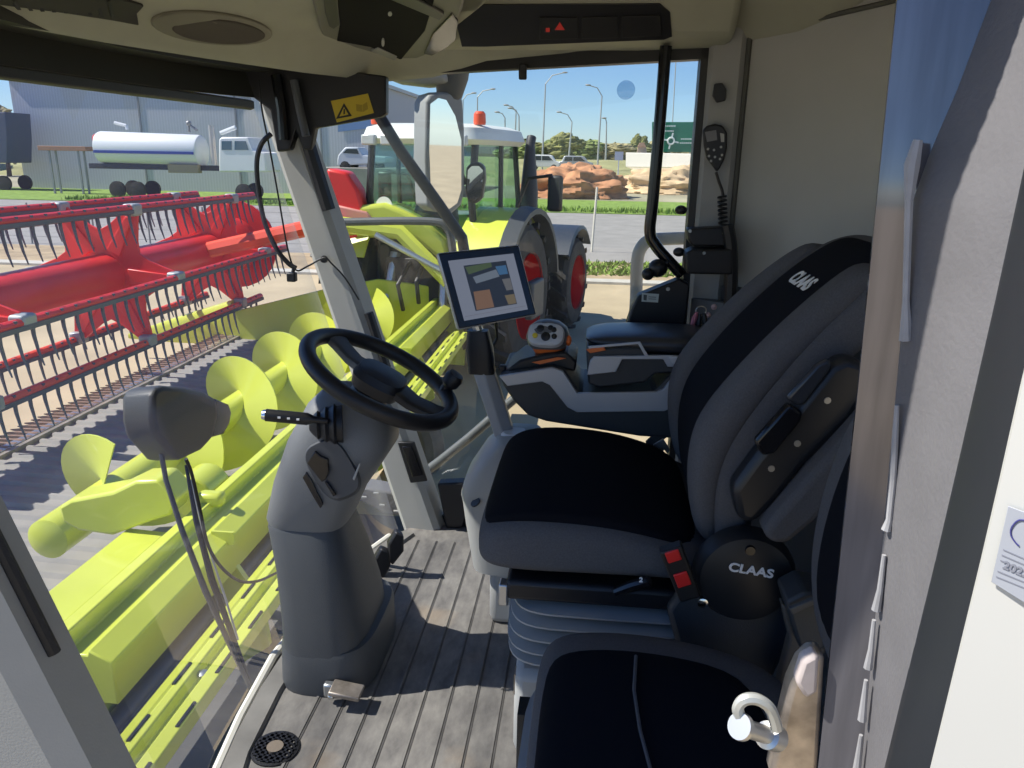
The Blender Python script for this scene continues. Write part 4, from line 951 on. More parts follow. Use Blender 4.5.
MB().prism([at(x, y, Y=1.905) for x, y in ((588, 346), (640, 341.5), (648, 355), (645, 356), (638, 343.5), (589, 348))], (0, -.006, 0)).obj('edge_line', SILVER, mod)
MB().prism([at(x, y, Y=1.908) for x, y in ((586, 349), (594, 347), (604, 346), (606, 350), (590, 353))], (0, -.006, 0)).obj('orange_switch', ORG, mod, bevel=.002)
rings = []
for x, hz, hy in ((586, .004, .05), (592, .012, .075), (606, .02, .09), (630, .025, .095), (660, .027, .095), (695, .028, .095), (712, .022, .09), (720, .008, .07)):
    p = at(x, 342 + (x - 586) * .05, Y=1.93); rings.append(se((p.x, 2.025, p.z), EY, EZ, hy + .012, hz, 3, 28))
MB().loft(rings).obj('armrest_pad', mat('pad_vinyl', (.03, .033, .04), .3), co, smooth=60)
# keypad on the nose
MB().prism([at(x, y, Y=1.93) for x, y in ((503, 373), (520, 360), (545, 354), (566, 352), (577, 362), (575, 372), (562, 369), (552, 366))], (0, .17, 0)).obj('nose_keypad', BLACK, co, bevel=.006)
MB().prism([at(x, y, Y=1.925) for x, y in ((532, 362), (558, 357), (566, 358), (540, 364))], (0, -.004, 0)).obj('orange_strip', ORG, co)
MB().box(at(503, 368, Y=1.95), (.018, .02, .018)).obj('corner_knob', BLACK, co, bevel=.004)
# joystick
jc = at(548, 338, Y=1.98)
js = MB().loft([se(jc + V((0, 0, -.055)), EX, EY, .022, .022, 2.5), se(jc + V((0, 0, -.03)), EX, EY, .035, .03, 2.5), se(jc + V((0, 0, -.02)), EX, EY, .05, .042, 2.5), se(jc + V((.0, 0, .005)), EX, EY, .058, .05, 2.5), se(jc + V((.0, 0, .03)), EX, EY, .050, .044, 2.5), se(jc + V((.0, 0, .045)), EX, EY, .030, .026, 2.5), se(jc + V((.0, 0, .05)), EX, EY, .008, .008, 2.5)]).obj('joystick', mat('joystick_grey', (.12, .125, .13), .4), co, smooth=60)
MB().loft([se(jc + V((.003, 0, -.05)), EX, EY, .030, .028, 2.5), se(jc + V((.003, 0, -.022)), EX, EY, .046, .040, 2.5)]).obj('orange_collar', ORG, js)
fn = V((-.1, -.80, .55)).normalized(); fx = V((.99, -.12, 0)); fx = (fx - fn * fx.dot(fn)).normalized(); fy = fn.cross(fx)
fo = jc + V((-.003, -.030, .012))
MB().loft([se(fo, fx, fy, .048, .033, 3), se(fo + fn * .014, fx, fy, .046, .031, 3), se(fo + fn * .018, fx, fy, .040, .026, 3)]).obj('face_plate', mat('face_white', (.55, .56, .57), .4), js)
for u, v, r, m in ((-.014, .012, .010, BLACK), (.012, .016, .007, BLACK), (.021, .011, .007, BLACK), (.002, -.009, .012, BLACK), (.024, -.007, .007, BLACK), (-.026, -.008, .007, mat('yellow_button', (.7, .55, .05), .4))):
    MB().lathe([(r, 0), (r, .004), (r * .7, .006)], fo + fn * .0175 + fx * u + fy * v, fn, 18).obj('button', m, js)
MB().ball(jc + V((.055, -.02, .0)), (.008, .012, .014)).obj('orange_button', ORG, js)

# ------------------------------------------------------------------ monitor on its post
mo = thing('monitor', 'black framed touch screen on a grey post, turned towards the seat', 'monitor', at(505, 442, Y=1.96))
mc = at(487, 288, Y=1.95)
mn = V((.30, -.93, .22)).normalized()
def onpl(px, py, o, n):
    d = (at(px, py, Y=3) - CAM); t = (o - CAM).dot(n) / d.dot(n); return CAM + d * t
TL, TR_, BR, BL = [onpl(x, y, mc, mn) for x, y in ((437, 253), (519, 244.5), (537, 315), (458, 330))]
MB().prism([TL, TR_, BR, BL], -mn * .034).obj('housing', mat('monitor_silver', (.45, .46, .47), .4, metal=.4), mo, bevel=.006)
def quad(u0, v0, u1, v1, d):
    f = lambda u, v: lerp(lerp(TL, TR_, u), lerp(BL, BR, u), v) + mn * d
    return [f(u0, v0), f(u1, v0), f(u1, v1), f(u0, v1)]
bz = MB().prism(quad(.015, .015, .985, .985, .0), mn * .004).obj('bezel', BLACKG, mo, bevel=.002)
dsp = MB().prism(quad(.10, .115, .90, .90, .004), mn * .0012).obj('display', emit('screen_grey', (.12, .135, .175), 1.0), bz)
pic = MB().prism(quad(.265, .20, .785, .80, .0052), mn * .0006).obj('camera_picture', emit('screen_dark', (.012, .016, .026), 1.0), dsp)
def spic(pts, col, nm):
    f = lambda u, v: lerp(lerp(TL, TR_, u), lerp(BL, BR, u), v) + mn * .0058
    MB().prism([f(u, v) for u, v in pts], mn * .0004).obj('picture_area', emit(nm, col, 1.0), dsp)
spic(((.28, .22), (.6, .20), (.6, .26), (.3, .32)), (.04, .06, .03), 'screen_green')
spic(((.34, .36), (.64, .30), (.66, .40), (.36, .45)), (.09, .11, .14), 'screen_pale')
spic(((.64, .26), (.77, .26), (.77, .38), (.66, .38)), (.03, .08, .16), 'screen_blue')
spic(((.30, .55), (.50, .55), (.50, .79), (.28, .79)), (.12, .07, .045), 'screen_tan')
spic(((.68, .44), (.78, .44), (.78, .6), (.70, .6)), (.08, .08, .085), 'screen_grey_patch')
spic(((.66, .66), (.78, .66), (.78, .79), (.68, .79)), (.10, .08, .05), 'screen_brown')
spic(((.12, .845), (.88, .845), (.88, .85), (.12, .85)), (.08, .08, .10), 'screen_line')
# clamp, post and foot
k0, k1 = at(478, 330, Y=1.985), at(482, 372, Y=1.99)
MB().tube([mc - mn * .03, at(476, 322, Y=1.985), k0], .014, 10).obj('swivel', STEEL, mo)
MB().loft([se(k0, EX, EY, .028, .022, 4, 20), se(lerp(k0, k1, .4), EX, EY, .036, .03, 4, 20), se(k1, EX, EY, .036, .03, 4, 20)]).obj('clamp', BLACK, mo)
a0, a1 = at(483, 368, Y=1.99), at(505, 440, Y=1.97)
MB().loft([[a0 + V((-.028, -.02, 0)), a0 + V((.004, -.03, 0)), a0 + V((.030, -.012, 0)), a0 + V((.026, .03, 0)), a0 + V((-.028, .025, 0))], [a1 + V((-.022, -.02, 0)), a1 + V((.004, -.03, 0)), a1 + V((.034, -.012, 0)), a1 + V((.03, .03, 0)), a1 + V((-.022, .025, 0))]]).obj('post', mat('post_light', (.36, .37, .38), .5), mo, bevel=.004)
f0 = at(510, 441, Y=1.95); MB().loft([se(f0 + V((-.012, 0, -.03)), EX, EY, .036, .04, 4, 20), se(f0 + V((0, 0, .01)), EX, EY, .038, .04, 4, 20), se(f0 + V((.012, 0, .03)), EX, EY, .028, .03, 4, 20)]).obj('foot_joint', WHITE, mo)
MB().tube([mc - mn * .034 + V((.03, 0, -.08)), at(497, 338, Y=2.03), at(490, 352, Y=2.02), at(486, 366, Y=2.01)], .004, 6).obj('cable', BLACK, mo)

# ------------------------------------------------------------------ passenger seat
bs_ = thing('passenger_seat', 'black and grey passenger seat close to the open door', 'seat', (.15, 1.0, 0))
SEC2 = [(-.062, .17, .345, .375), (-.050, .235, .32, .405), (-.015, .262, .30, .425), (.08, .268, .30, .432), (.20, .262, .30, .428), (.32, .23, .30, .418), (.39, .16, .31, .40)]
c2 = MB().loft([se((x, 1.00, (zb + zt) / 2), EY, EZ, hy, (zt - zb) / 2, 3.6, 40) for x, hy, zb, zt in SEC2]).obj('seat_cushion', FAB_G, bs_, smooth=70)
MB().loft([se((x, .945, zt - .012), EY, EZ, hy - .04, .02, 4, 40) for x, hy, zb, zt in SEC2[1:-1]]).obj('seat_insert', FAB_K, c2, smooth=70)
b = MB(); b.tube([at(636, 656, Z=.440), at(634, 690, Z=.441), at(640, 730, Z=.441), at(652, 775, Z=.441)], .003, 6); b.obj('seam', FAB_G, c2)
rings = []
for x, z, w in ((.40, .50, .13), (.375, .56, .18), (.365, .66, .20), (.375, .78, .20), (.40, .90, .19), (.44, .98, .15), (.47, 1.0, .10)):
    rings.append(se((x + .05, .99, z), EX, EY, .055, w, 3.2, 32))
b2 = MB().loft(rings).obj('backrest', FAB_G, bs_, smooth=70)
MB().loft([se((x + .035, .97, z), EX, EY, .045, w - .05, 3.6, 32) for x, z, w in ((.375, .56, .18), (.365, .66, .20), (.375, .78, .20), (.40, .90, .19), (.44, .97, .15))]).obj('backrest_insert', FAB_K, b2, smooth=70)
bb = MB().loft([se((.14, 1.02, z), EX, EY, hx, hy, 5, 32) for z, hx, hy in ((0, .24, .26), (.10, .245, .26), (.18, .22, .24), (.30, .22, .24))]).obj('seat_box', LGREY, bs_)
MB().box((-.085, 1.20, .21), (.02, .05, .12)).obj('box_slot', BLACK, bb)
for o in bs_.children_recursive:
    if o.name.startswith(('seat_cushion', 'seat_insert', 'backrest')): soft(o)
e = thing('belt_reel', 'dark seat belt reel box between the two seats', 'belt reel', (.44, 1.25, .3))
MB().prism([at(x, y, Y=1.22) for x, y in ((786, 602), (805, 592), (826, 596), (826, 650), (800, 650))], (0, .08, 0)).obj('reel_box', DGREY, e, bevel=.006)
MB().prism([at(x, y, Y=1.21) for x, y in ((788, 606), (812, 596), (814, 601), (791, 612))], (0, -.01, 0)).obj('belt_slot', CHAR, e, bevel=.002)
MB().prism([at(x, y, Y=1.26) for x, y in ((782, 605), (790, 640), (775, 700), (800, 720), (826, 650), (826, 620))], (0, .03, 0)).obj('bracket', mat('bracket_brown', (.08, .07, .06), .6), e, bevel=.004)

# drain grate on the floor
e = thing('floor_drain', 'round black drain grate in the floor near the camera', 'drain', (-.635, 1.325, 0))
MB().lathe([(.052, 0), (.052, .004), (.045, .005), (.045, .001)], (-.635, 1.325, .0), (0, 0, 1), 32).obj('rim', BLACK, e)
b = MB()
for k in range(-3, 4):
    l = math.sqrt(max(.046 ** 2 - (k * .013) ** 2, 0)) * 2
    b.box((-.635 + k * .013, 1.325, .005), (.005, l, .005)); b.box((-.635, 1.325 + k * .013, .005), (l, .005, .005))
b.obj('grille', BLACK, e)
MB().lathe([(.018, 0), (.018, .009)], (-.635, 1.325, 0), (0, 0, 1), 16).obj('plug', mat('plug_dust', (.2, .16, .12), .8), e)

# ------------------------------------------------------------------ overhead fittings
bpy.context.view_layer.update()
def on_ceiling(px, py):
    d = (at(px, py, Y=2) - CAM).normalized()
    ok, loc, nr, _ = ceil.ray_cast(CAM, d)
    if not ok: return at(px, py, Z=1.57), V((0, 0, -1))
    if nr.dot(d) > 0: nr = -nr
    return loc, nr
def ceil_patch(pts, name, m, parent, t=.012, out=.004, bv=.003):
    q = [on_ceiling(x, y) for x, y in pts]; n_ = V((0, 0, 0))
    for _, k in q: n_ += k
    n_.normalize()
    return MB().prism([p + n_ * out for p, _ in q], -n_ * t).obj(name, m, parent, bevel=bv)
def ell(cx, cy, rx, ry, rot=0, n=28):
    a = math.radians(rot); return [(cx + rx * math.cos(2 * PI * k / n) * math.cos(a) - ry * math.sin(2 * PI * k / n) * math.sin(a), cy + rx * math.cos(2 * PI * k / n) * math.sin(a) + ry * math.sin(2 * PI * k / n) * math.cos(a)) for k in range(n)]
p, _ = on_ceiling(210, 28)
e = thing('ceiling_speaker', 'oval loudspeaker set in the beige headliner at the upper left', 'speaker', p)
ceil_patch(ell(211, 27, 61, 16, 6), 'rim', mat('speaker_rim', (.20, .19, .14), .5), e, .02, .006)
ceil_patch(ell(217, 29, 47, 12, 5), 'grille', mat('speaker_mesh', (.10, .085, .07), .7, bump=.6, bscale=600), e, .02, .010)
p, _ = on_ceiling(75, 6)
e = thing('air_vent', 'black slotted air vent in the headliner at the top left edge', 'vent', p)
ceil_patch([(-10, -6), (112, -6), (143, 4), (136, 12), (138, 24), (112, 19), (60, 11), (-10, 2)], 'vent_frame', mat('vent_dark', (.03, .028, .024), .6), e, .012, .006)
for k in range(9):
    x = 8 + k * 12; ceil_patch([(x, -4), (x + 4, -4), (x + 9, 5 + k), (x + 5, 5 + k)], 'slat', BLACK, e, .01, .012, 0)
p, _ = on_ceiling(395, 20)
e = thing('roof_console', 'black roof console with controls in the headliner above the right pillar', 'roof console', p)
cpo = on_ceiling(385, 34)[0] + V((0, 0, -.035)); cpn = V((-.02, -.08, -1)).normalized()
def cpp(pts, name, m, parent, d, t=.008, bv=.002):
    q = []
    for x, y in pts:
        v = at(x, y, Y=2) - CAM; q.append(CAM + v * ((cpo - CAM).dot(cpn) / v.dot(cpn)) + cpn * d)
    return MB().prism(q, -cpn * t).obj(name, m, parent, bevel=bv)
cpp([(306, -20), (322, 38), (332, 45), (388, 58), (408, 63), (440, 50), (462, 12), (470, -20)], 'console_rim', mat('console_rim', (.17, .165, .135), .5), e, .0, .10, .008)
cb = cpp([(336, -20), (340, 24), (337, 40), (370, 46), (401, 59), (425, 30), (440, -20)], 'console_panel', mat('console_black', (.006, .006, .006), .85, spec=.15), e, .003, .01)
cpp([(322, -20), (325, 10), (329, 24), (334, 27), (340, 22), (335, -20)], 'side_grip', mat('grip_dark', (.05, .05, .045), .5), e, .006, .012)
cpp([(371, 49), (378, 46), (397, 55), (395, 59)], 'sliding_switch', mat('switch_grey', (.25, .25, .25), .4), cb, .006, .006)
cpp([(386, -6), (440, 17), (444, 11), (402, -12)], 'console_flap', mat('flap_grey', (.09, .09, .08), .5), cb, .008, .008)
cpp(ell(383, 40, 1.5, 3.5), 'toggle', LGREY, cb, .008, .006, 0)
cpp(ell(390, 12, 2, 2), 'indicator', LGREY, cb, .005, .004, 0)
cpp([(424, 52), (433, 32), (452, 12), (458, 20), (456, 38), (447, 46), (432, 54)], 'air_outlet', BLACKG, e, .005, .008)

# switch panel over the right window
e = thing('overhead_switch_panel', 'dark switch panel with red symbols above the side window', 'switch panel', at(580, 25, Y=2.24))
hb = MB().prism([(-.60, 2.36, 1.535), (-.60, 2.22, 1.553), (-.60, 2.10, 1.69), (-.60, 2.36, 1.69)], (.95, 0, 0)).obj('panel_housing', BEIGE, e, bevel=.02)
def pp(px, py, d=0):
    o = V((0, 2.22, 1.553)); n_ = V((0, -.137, -.12)).normalized(); dd = at(px, py, Y=2) - CAM
    t = (o - CAM).dot(n_) / dd.dot(n_); return CAM + dd * t + n_ * d
def ppatch(pts, name, m, parent, d, t=.006):
    n_ = V((0, -.137, -.12)).normalized(); return MB().prism([pp(x, y, d) for x, y in pts], -n_ * t).obj(name, m, parent, bevel=.001)
sp = ppatch([(452, 4), (660, 3), (670, 12), (672, 36), (664, 39), (486, 46), (462, 46)], 'switch_field', mat('switch_field', (.018, .018, .02), .35), e, .004)
ppatch([(540, 16), (578, 16), (578, 37), (540, 38)], 'key_block', BLACK, sp, .008)
ppatch([(582, 16), (618, 15), (618, 36), (582, 37)], 'key_block', BLACK, sp, .008)
ppatch([(622, 15), (660, 14), (662, 34), (622, 36)], 'key_block', BLACK, sp, .008)
rl_ = emit('red_symbol', (.5, .03, .02), .35)
ppatch([(546, 26), (550, 26), (550, 30), (546, 30)], 'red_symbol', rl_, sp, .0092, .001)
ppatch([(555, 28), (560, 20), (565, 28)], 'red_symbol', rl_, sp, .0092, .001)
# roller blind bar and bracket on the right pillar
b = MB(); q = [at(x, y, X=X) for x, y, X in ((-160, 50, -.98), (0, 72, -.98), (120, 88, -.95), (250, 105, -.88))]
b.loft([[p + V((0, 0, .013)), p + V((.012, 0, .009)), p + V((.012, 0, -.009)), p + V((0, 0, -.013)), p + V((-.008, 0, 0))] for p in q])
rbl = thing('roller_blind', 'black roller blind bar across the windscreen top with thin pull cord', 'blind', q[1])
b.obj('bottom_bar', BLACK, rbl, bevel=.002)
e = thing('pillar_bracket', 'black bracket with yellow warning sticker at the top of the right pillar', 'bracket', at(320, 100, Y=2.35))
MB().prism([at(x, y, Y=2.345) for x, y in ((222, 58), (300, 64), (386, 76), (386, 114), (380, 117), (315, 128), (311, 150), (303, 150), (296, 132), (290, 150), (277, 152), (270, 110), (240, 88))], (0, .035, 0)).obj('bracket_plate', BLACK, e, bevel=.005)
st = MB().prism([at(x, y, Y=2.343) for x, y in ((331, 101), (368, 93.5), (374, 113), (337, 122.5))], (0, -.0015, 0)).obj('warning_sticker', mat('warning_yellow', (.55, .40, .02), .5), e)
MB().prism([at(x, y, Y=2.341) for x, y in ((336, 119), (344, 103), (352, 116))], (0, -.0008, 0)).obj('triangle', mat('sticker_black', (.02, .018, .01), .6), st)
MB().prism([at(x, y, Y=2.340) for x, y in ((339.5, 116.5), (344, 107), (348.5, 114.5))], (0, -.0008, 0)).obj('triangle_fill', mat('warning_yellow', (.55, .40, .02), .5), st)
MB().prism([at(x, y, Y=2.339) for x, y in ((343.4, 114.5), (343.6, 109), (345, 109), (345, 114))], (0, -.0008, 0)).obj('figure', mat('sticker_black', (.02, .018, .01), .6), st)
for pts in (((356, 104), (362, 105), (362.5, 112), (356.5, 111)), ((362.6, 105), (367, 102), (368, 109), (363, 112))):
    MB().prism([at(x, y, Y=2.341) for x, y in pts], (0, -.0006, 0)).obj('book_symbol', mat('sticker_dim', (.36, .26, .015), .6), st)
MB().tube([at(x, y, Y=2.33) for x, y in ((276, 75), (282, 110), (284, 140))], .016, 10).obj('sleeve', BLACKG, e)
MB().tube([at(x, y, Y=2.32) for x, y in ((294, 80), (300, 110), (306, 136))], .012, 10).obj('sleeve', CHAR, e)
# cable and cord by the pillar
e = thing('hanging_cable', 'thick black cable bowing in front of the right pillar with small plug', 'cable', at(270, 200, Y=2.2))
def curve(pts, X=None, Y=None, n=8):
    P = [at(x, y, X=X, Y=Y) for x, y in pts]; out = []
    for i in range(len(P) - 1):
        p0, p1, p2, p3 = P[max(i - 1, 0)], P[i], P[i + 1], P[min(i + 2, len(P) - 1)]
        for k in range(n):
            t = k / n; out.append(.5 * ((2 * p1) + (p2 - p0) * t + (2 * p0 - 5 * p1 + 4 * p2 - p3) * t * t + (3 * p1 - p0 - 3 * p2 + p3) * t ** 3))
    return out + [P[-1]]
MB().tube(curve(((271, 134), (262, 143), (257, 160), (258, 185), (264, 220), (276, 248), (288, 263), (296, 268)), Y=2.28), .0075, 8).obj('cable', BLACK, e)
MB().box(at(292, 277, Y=2.28), (.028, .024, .028)).obj('plug', BLACK, e, bevel=.004)
MB().tube([at(294, 268, Y=2.28), at(293, 272, Y=2.28)], .006, 8).obj('neck', BLACK, e)
MB().tube(curve(((259, 80), (262, 110), (270, 150), (279, 200), (288, 250), (296, 270), (308, 266), (324, 258), (332, 264), (345, 278), (359, 300)), Y=2.29), .0028, 6).obj('pull_cord', BLACK, rbl)
tag(MB().lathe([(.010, 0), (.012, .006), (.010, .018)], at(325, 259, Y=2.375), (0, -1, 0), 14).obj('cord_clip', BLACK), 'small round black cord clip on the right front pillar', 'clip')
# window latch and round sticker on the side glass
tag(MB().prism([at(x, y, Y=2.385) for x, y in ((519, 64), (527, 64), (527, 80), (519, 80))], (0, -.015, 0)).obj('window_latch', BLACK, bevel=.004), 'small black latch hanging from the top bar of the side window', 'latch')
c = rwp(.77, 0); c = at(626, 90, Y=2.358)
tag(MB().lathe([(.026, 0), (.026, .002), (.010, .004)], c, (-.16, -1, 0), 28).obj('suction_mark', glassmat('sticker_clear', (.72, .80, .88), .06)), 'small round translucent disc stuck on the side window', 'sticker')
# grab bar
gb = thing('grab_bar', 'black vertical grab bar in front of the side window', 'grab bar', at(652, 240, Y=2.26))
MB().tube([at(666, 46, Y=2.27)] + curve(((665, 56), (660, 120), (653, 200), (650, 232), (656, 246), (668, 260), (682, 275)), Y=2.27), .0165, 14).obj('bar', BLACKG, gb, smooth=60)
MB().ball(at(658, 268, Y=2.25), (.028, .028, .026)).obj('clamp_knob', BLACK, gb)
MB().ball(at(648, 274, Y=2.24), .018).obj('ball_joint', BLACK, gb)
MB().tube([at(648, 274, Y=2.24), at(668, 262, Y=2.25)], .008, 8).obj('stem', BLACK, gb)
# radio microphone, cord, holder
rm = thing('radio_microphone', 'black hand microphone with keypad hanging on the rear cab post', 'microphone', at(714, 145, Y=2.25))
mb_ = MB().prism([at(x, y, Y=2.262) for x, y in ((702, 130), (706, 126), (714, 124), (722, 126), (726, 133), (726, 148), (723, 160), (719, 168), (716, 172), (712, 166), (706, 158), (703, 145))], (0, -.022, 0)).obj('microphone_body', BLACK, rm, bevel=.005)
for x, y in ((708, 149), (714, 150), (721, 147), (709, 156), (715, 157), (722, 155), (711, 161), (720, 159)): MB().lathe([(.0035, 0), (.003, .002)], at(x, y, Y=2.239), (0, -1, 0), 10).obj('key', LGREY, mb_)
MB().prism([at(x, y, Y=2.24) for x, y in ((705, 132), (716, 130), (717, 140), (707, 142))], (0, -.004, 0)).obj('mesh_patch', mat('mesh_grey', (.2, .2, .21), .6), mb_)
MB().prism([at(x, y, Y=2.24) for x, y in ((720, 133), (724, 134), (724, 142), (721, 142))], (0, -.004, 0)).obj('display', LGREY, mb_)
MB().tube(curve(((716, 172), (719, 182), (722, 190), (723, 196)), Y=2.25), .004, 8).obj('cable', BLACK, rm)
hx = []
for k in range(180):
    t = k / 180; c = lerp(at(722, 196, Y=2.245), at(724, 250, Y=2.245), t); a = 2 * PI * 13 * t; hx.append(c + V((.011 * math.cos(a), .011 * math.sin(a), 0)))
MB().tube(hx, .0032, 6).obj('coiled_cable', BLACK, rm)
tag(MB().prism([at(x, y, Y=2.268) for x, y in ((714, 84), (722, 83), (726, 90), (725, 101), (716, 103), (712, 96))], (0, -.01, 0)).obj('post_switch', BLACK, bevel=.003), 'small black switch on the rear post above the microphone', 'switch')
rd = thing('radio_bracket', 'black radio unit with knobs bracketed to the rear post', 'radio', at(704, 250, Y=2.23))
MB().prism([at(x, y, Y=2.25) for x, y in ((685, 227), (728, 225), (728, 244), (690, 244), (686, 238))], (0, -.06, 0)).obj('upper_unit', BLACK, rd, bevel=.005)
MB().prism([at(x, y, Y=2.25) for x, y in ((682, 250), (690, 246), (728, 246), (728, 271), (684, 270))], (0, -.08, 0)).obj('lower_unit', BLACK, rd, bevel=.006)
for x, y in ((681, 210), (679, 252)): MB().ball(at(x, y, Y=2.24), (.017, .016, .013)).obj('knob', BLACK, rd)
for x, y in ((690, 231), (724, 233), (704, 253)): MB().lathe([(.005, 0), (.004, .003)], at(x, y, Y=2.168 if y > 240 else 2.188), (0, -1, 0), 10).obj('screw', STEEL, rd)
MB().tube(curve(((727, 225), (731, 250), (731, 290), (727, 335)), Y=2.19), .018, 8).obj('strap', BLACK, rd)
# lower black box with white label
e = thing('side_box', 'black angular side box with white label below the grab bar', 'box', at(655, 320, Y=2.2))
MB().prism([at(x, y, Y=2.22) for x, y in ((623, 335), (632, 308), (638, 296), (680, 279), (690, 285), (684, 345), (622, 345))], (0, .06, 0)).obj('box_body', BLACK, e, bevel=.006)
lb_ = MB().prism([at(x, y, Y=2.218) for x, y in ((642, 293), (659, 294), (658, 302.5), (641.5, 301.5))], (0, -.001, 0)).obj('label', mat('label_white', (.55, .6, .58), .6), e)
MB().prism([at(x, y, Y=2.2165) for x, y in ((643.5, 294.5), (647, 295), (646.5, 300.5), (643.5, 300))], (0, -.0006, 0)).obj('symbol', mat('print_dark', (.08, .1, .1), .6), lb_)
for yy in (296.5, 298.5): MB().prism([at(x, y, Y=2.2165) for x, y in ((648.5, yy), (656, yy + .4), (656, yy + 1), (648.5, yy + .6))], (0, -.0006, 0)).obj('text_line', mat('print_dark', (.08, .1, .1), .6), lb_)
MB().lathe([(.006, 0), (.005, .004)], at(668, 289, Y=2.215), (0, -1, 0), 10).obj('screw', STEEL, e)
# recess with keys beside the post
e = thing('key_bunch', 'bunch of keys with pink tag hanging beside the rear post', 'keys', at(704, 315, Y=2.12))
MB().torus(at(701, 311, Y=2.135), (0, 1, .2), .014, .0018, 24, 6).obj('key_ring', STEEL, e)
for (x0, y0, x1, y1, m) in ((697, 312, 692, 326, mat('tag_pink', (.45, .15, .2), .6)), (700, 314, 698, 330, BLACK), (704, 313, 706, 328, BLACK)):
    a, b_ = at(x0, y0, Y=2.135), at(x1, y1, Y=2.13); MB().tube([a, lerp(a, b_, .5), b_], [.004, .008, .006], 8).obj('key_tag', m, e)
for x, y in ((714, 307), (708, 315)): MB().ball(at(x, y, Y=2.14), .008).obj('charm', mat('charm_pink', (.5, .35, .36), .5), e)

# ------------------------------------------------------------------ outside mirrors and rails
MIR = bpy.data.materials.new('mirror_glass'); MIR.use_nodes = True
bsd = MIR.node_tree.nodes['Principled BSDF']; bsd.inputs['Metallic'].default_value = 1; bsd.inputs['Roughness'].default_value = .02; bsd.inputs['Base Color'].default_value = (.85, .87, .9, 1)
om = thing('wing_mirror', 'large grey outside mirror hanging from the roof right of the front pillar', 'mirror', at(445, 150, Y=3.2))
gn = V((.74, -.67, -.02)).normalized(); mo_ = at(446, 150, Y=3.15)
def onto(p, o, n): d = p - CAM; return CAM + d * ((o - CAM).dot(n) / d.dot(n))
MB().prism([onto(at(x, y, Y=3.2), mo_, gn) for x, y in ((427, 102), (431, 95), (441, 92), (456, 93), (463, 99), (465, 130), (465, 190), (462, 205), (452, 214), (436, 212), (428, 206), (426, 160))], -gn * .09).obj('housing', mat('mirror_housing', (.26, .27, .27), .5), om, bevel=.01)
MB().prism([onto(at(x, y, Y=3.2), mo_, gn) + gn * .002 for x, y in ((430, 104), (438, 98), (446, 100), (455, 116), (461, 140), (461, 190), (457, 203), (449, 209), (438, 207), (431, 200), (429, 150))], -gn * .01).obj('mirror_glass', MIR, om)
MB().tube([at(452, 60, Y=3.2), at(452, 78, Y=3.2), at(449, 98, Y=3.22)], [.075, .065, .05], 14).obj('mirror_mount', CHAR, om)
MB().prism([at(x, y, Y=3.1) for x, y in ((384, 60), (440, 60), (448, 82), (420, 84), (386, 80))], (0, .2, 0)).obj('mount_arm', mat('mirror_housing', (.26, .27, .27), .5), om, bevel=.02)
wm = thing('wide_angle_mirror', 'small black framed wide angle mirror just above the monitor', 'mirror', at(477, 185, Y=3.25))
MB().prism([at(x, y, Y=3.25) for x, y in ((466, 168), (470, 163), (478, 162), (484, 166), (485, 178), (482, 198), (476, 204), (468, 203), (465, 190))], (0, .06, 0)).obj('housing', BLACK, wm, bevel=.012)
MB().prism([onto(at(x, y, Y=3.24), at(475, 185, Y=3.235), V((.30, -.95, -.02)).normalized()) + V((0, -.004, 0)) for x, y in ((468, 170), (472, 166), (479, 166), (483, 170), (483, 180), (480, 196), (475, 201), (469, 200), (467, 188))], (0, .01, 0)).obj('mirror_glass', MIR, wm)
MB().tube([at(464, 185, Y=3.28), at(458, 170, Y=3.28)], .018, 8).obj('stalk', BLACK, wm)
MB().tube([at(x, y, Y=3.0) for x, y in ((372, 104), (378, 114), (400, 150), (440, 206), (462, 238), (466, 262))], .022, 12).obj('support_arm', BLACK, om)
tag(MB().tube([at(340, 222, Y=3.3)] + curve(((350, 222), (400, 221), (436, 222), (446, 227), (451, 238), (454, 262)), Y=3.3), .017, 10).obj('front_handrail', TUBEG), 'thin grey handrail outside with bent end above the header', 'handrail')
tag(MB().tube([at(x, y, Y=2.75) for x, y in ((425, 472), (440, 461), (470, 437), (500, 411), (560, 360))], .018, 12).obj('lower_handrail', TUBEG), 'grey tubular rail rising diagonally outside below the monitor post', 'handrail')
tag(MB().tube(curve(((630, 430), (633, 345), (636, 300), (637, 265), (640, 250), (648, 241), (662, 239), (690, 238)), Y=2.7), .022, 12).obj('ladder_handrail', mat('rail_light', (.32, .33, .33), .4)), 'light grey bent handrail outside behind the grab bar', 'handrail')
e = thing('platform_mat', 'black rubber corner mat on the floor right of the pillar foot', 'mat', at(450, 510, Y=2.45))
MB().prism([at(x, y, Y=2.40) for x, y in ((437, 484), (462, 483), (470, 488), (470, 500), (463, 528), (446, 529))], (0, .05, 0)).obj('mat_body', BLACK, e, bevel=.006)
e = thing('step_plate', 'grey moulded plastic step outside the windscreen beside the right pillar', 'step', at(375, 498, Y=2.75))
sp_ = MB().prism([at(x, y, Y=2.75) for x, y in ((350, 490), (366, 488), (398, 494), (402, 502), (400, 516), (384, 514), (362, 502), (346, 498))], (0, .10, 0)).obj('step_body', mat('step_grey', (.13, .13, .13), .6, bump=.3), e, bevel=.008)
for x, y in ((364, 497), (376, 493), (382, 505), (396, 511)): MB().box(at(x, y, Y=2.74), (.02, .006, .006)).obj('grip_mark', LGREY, sp_)
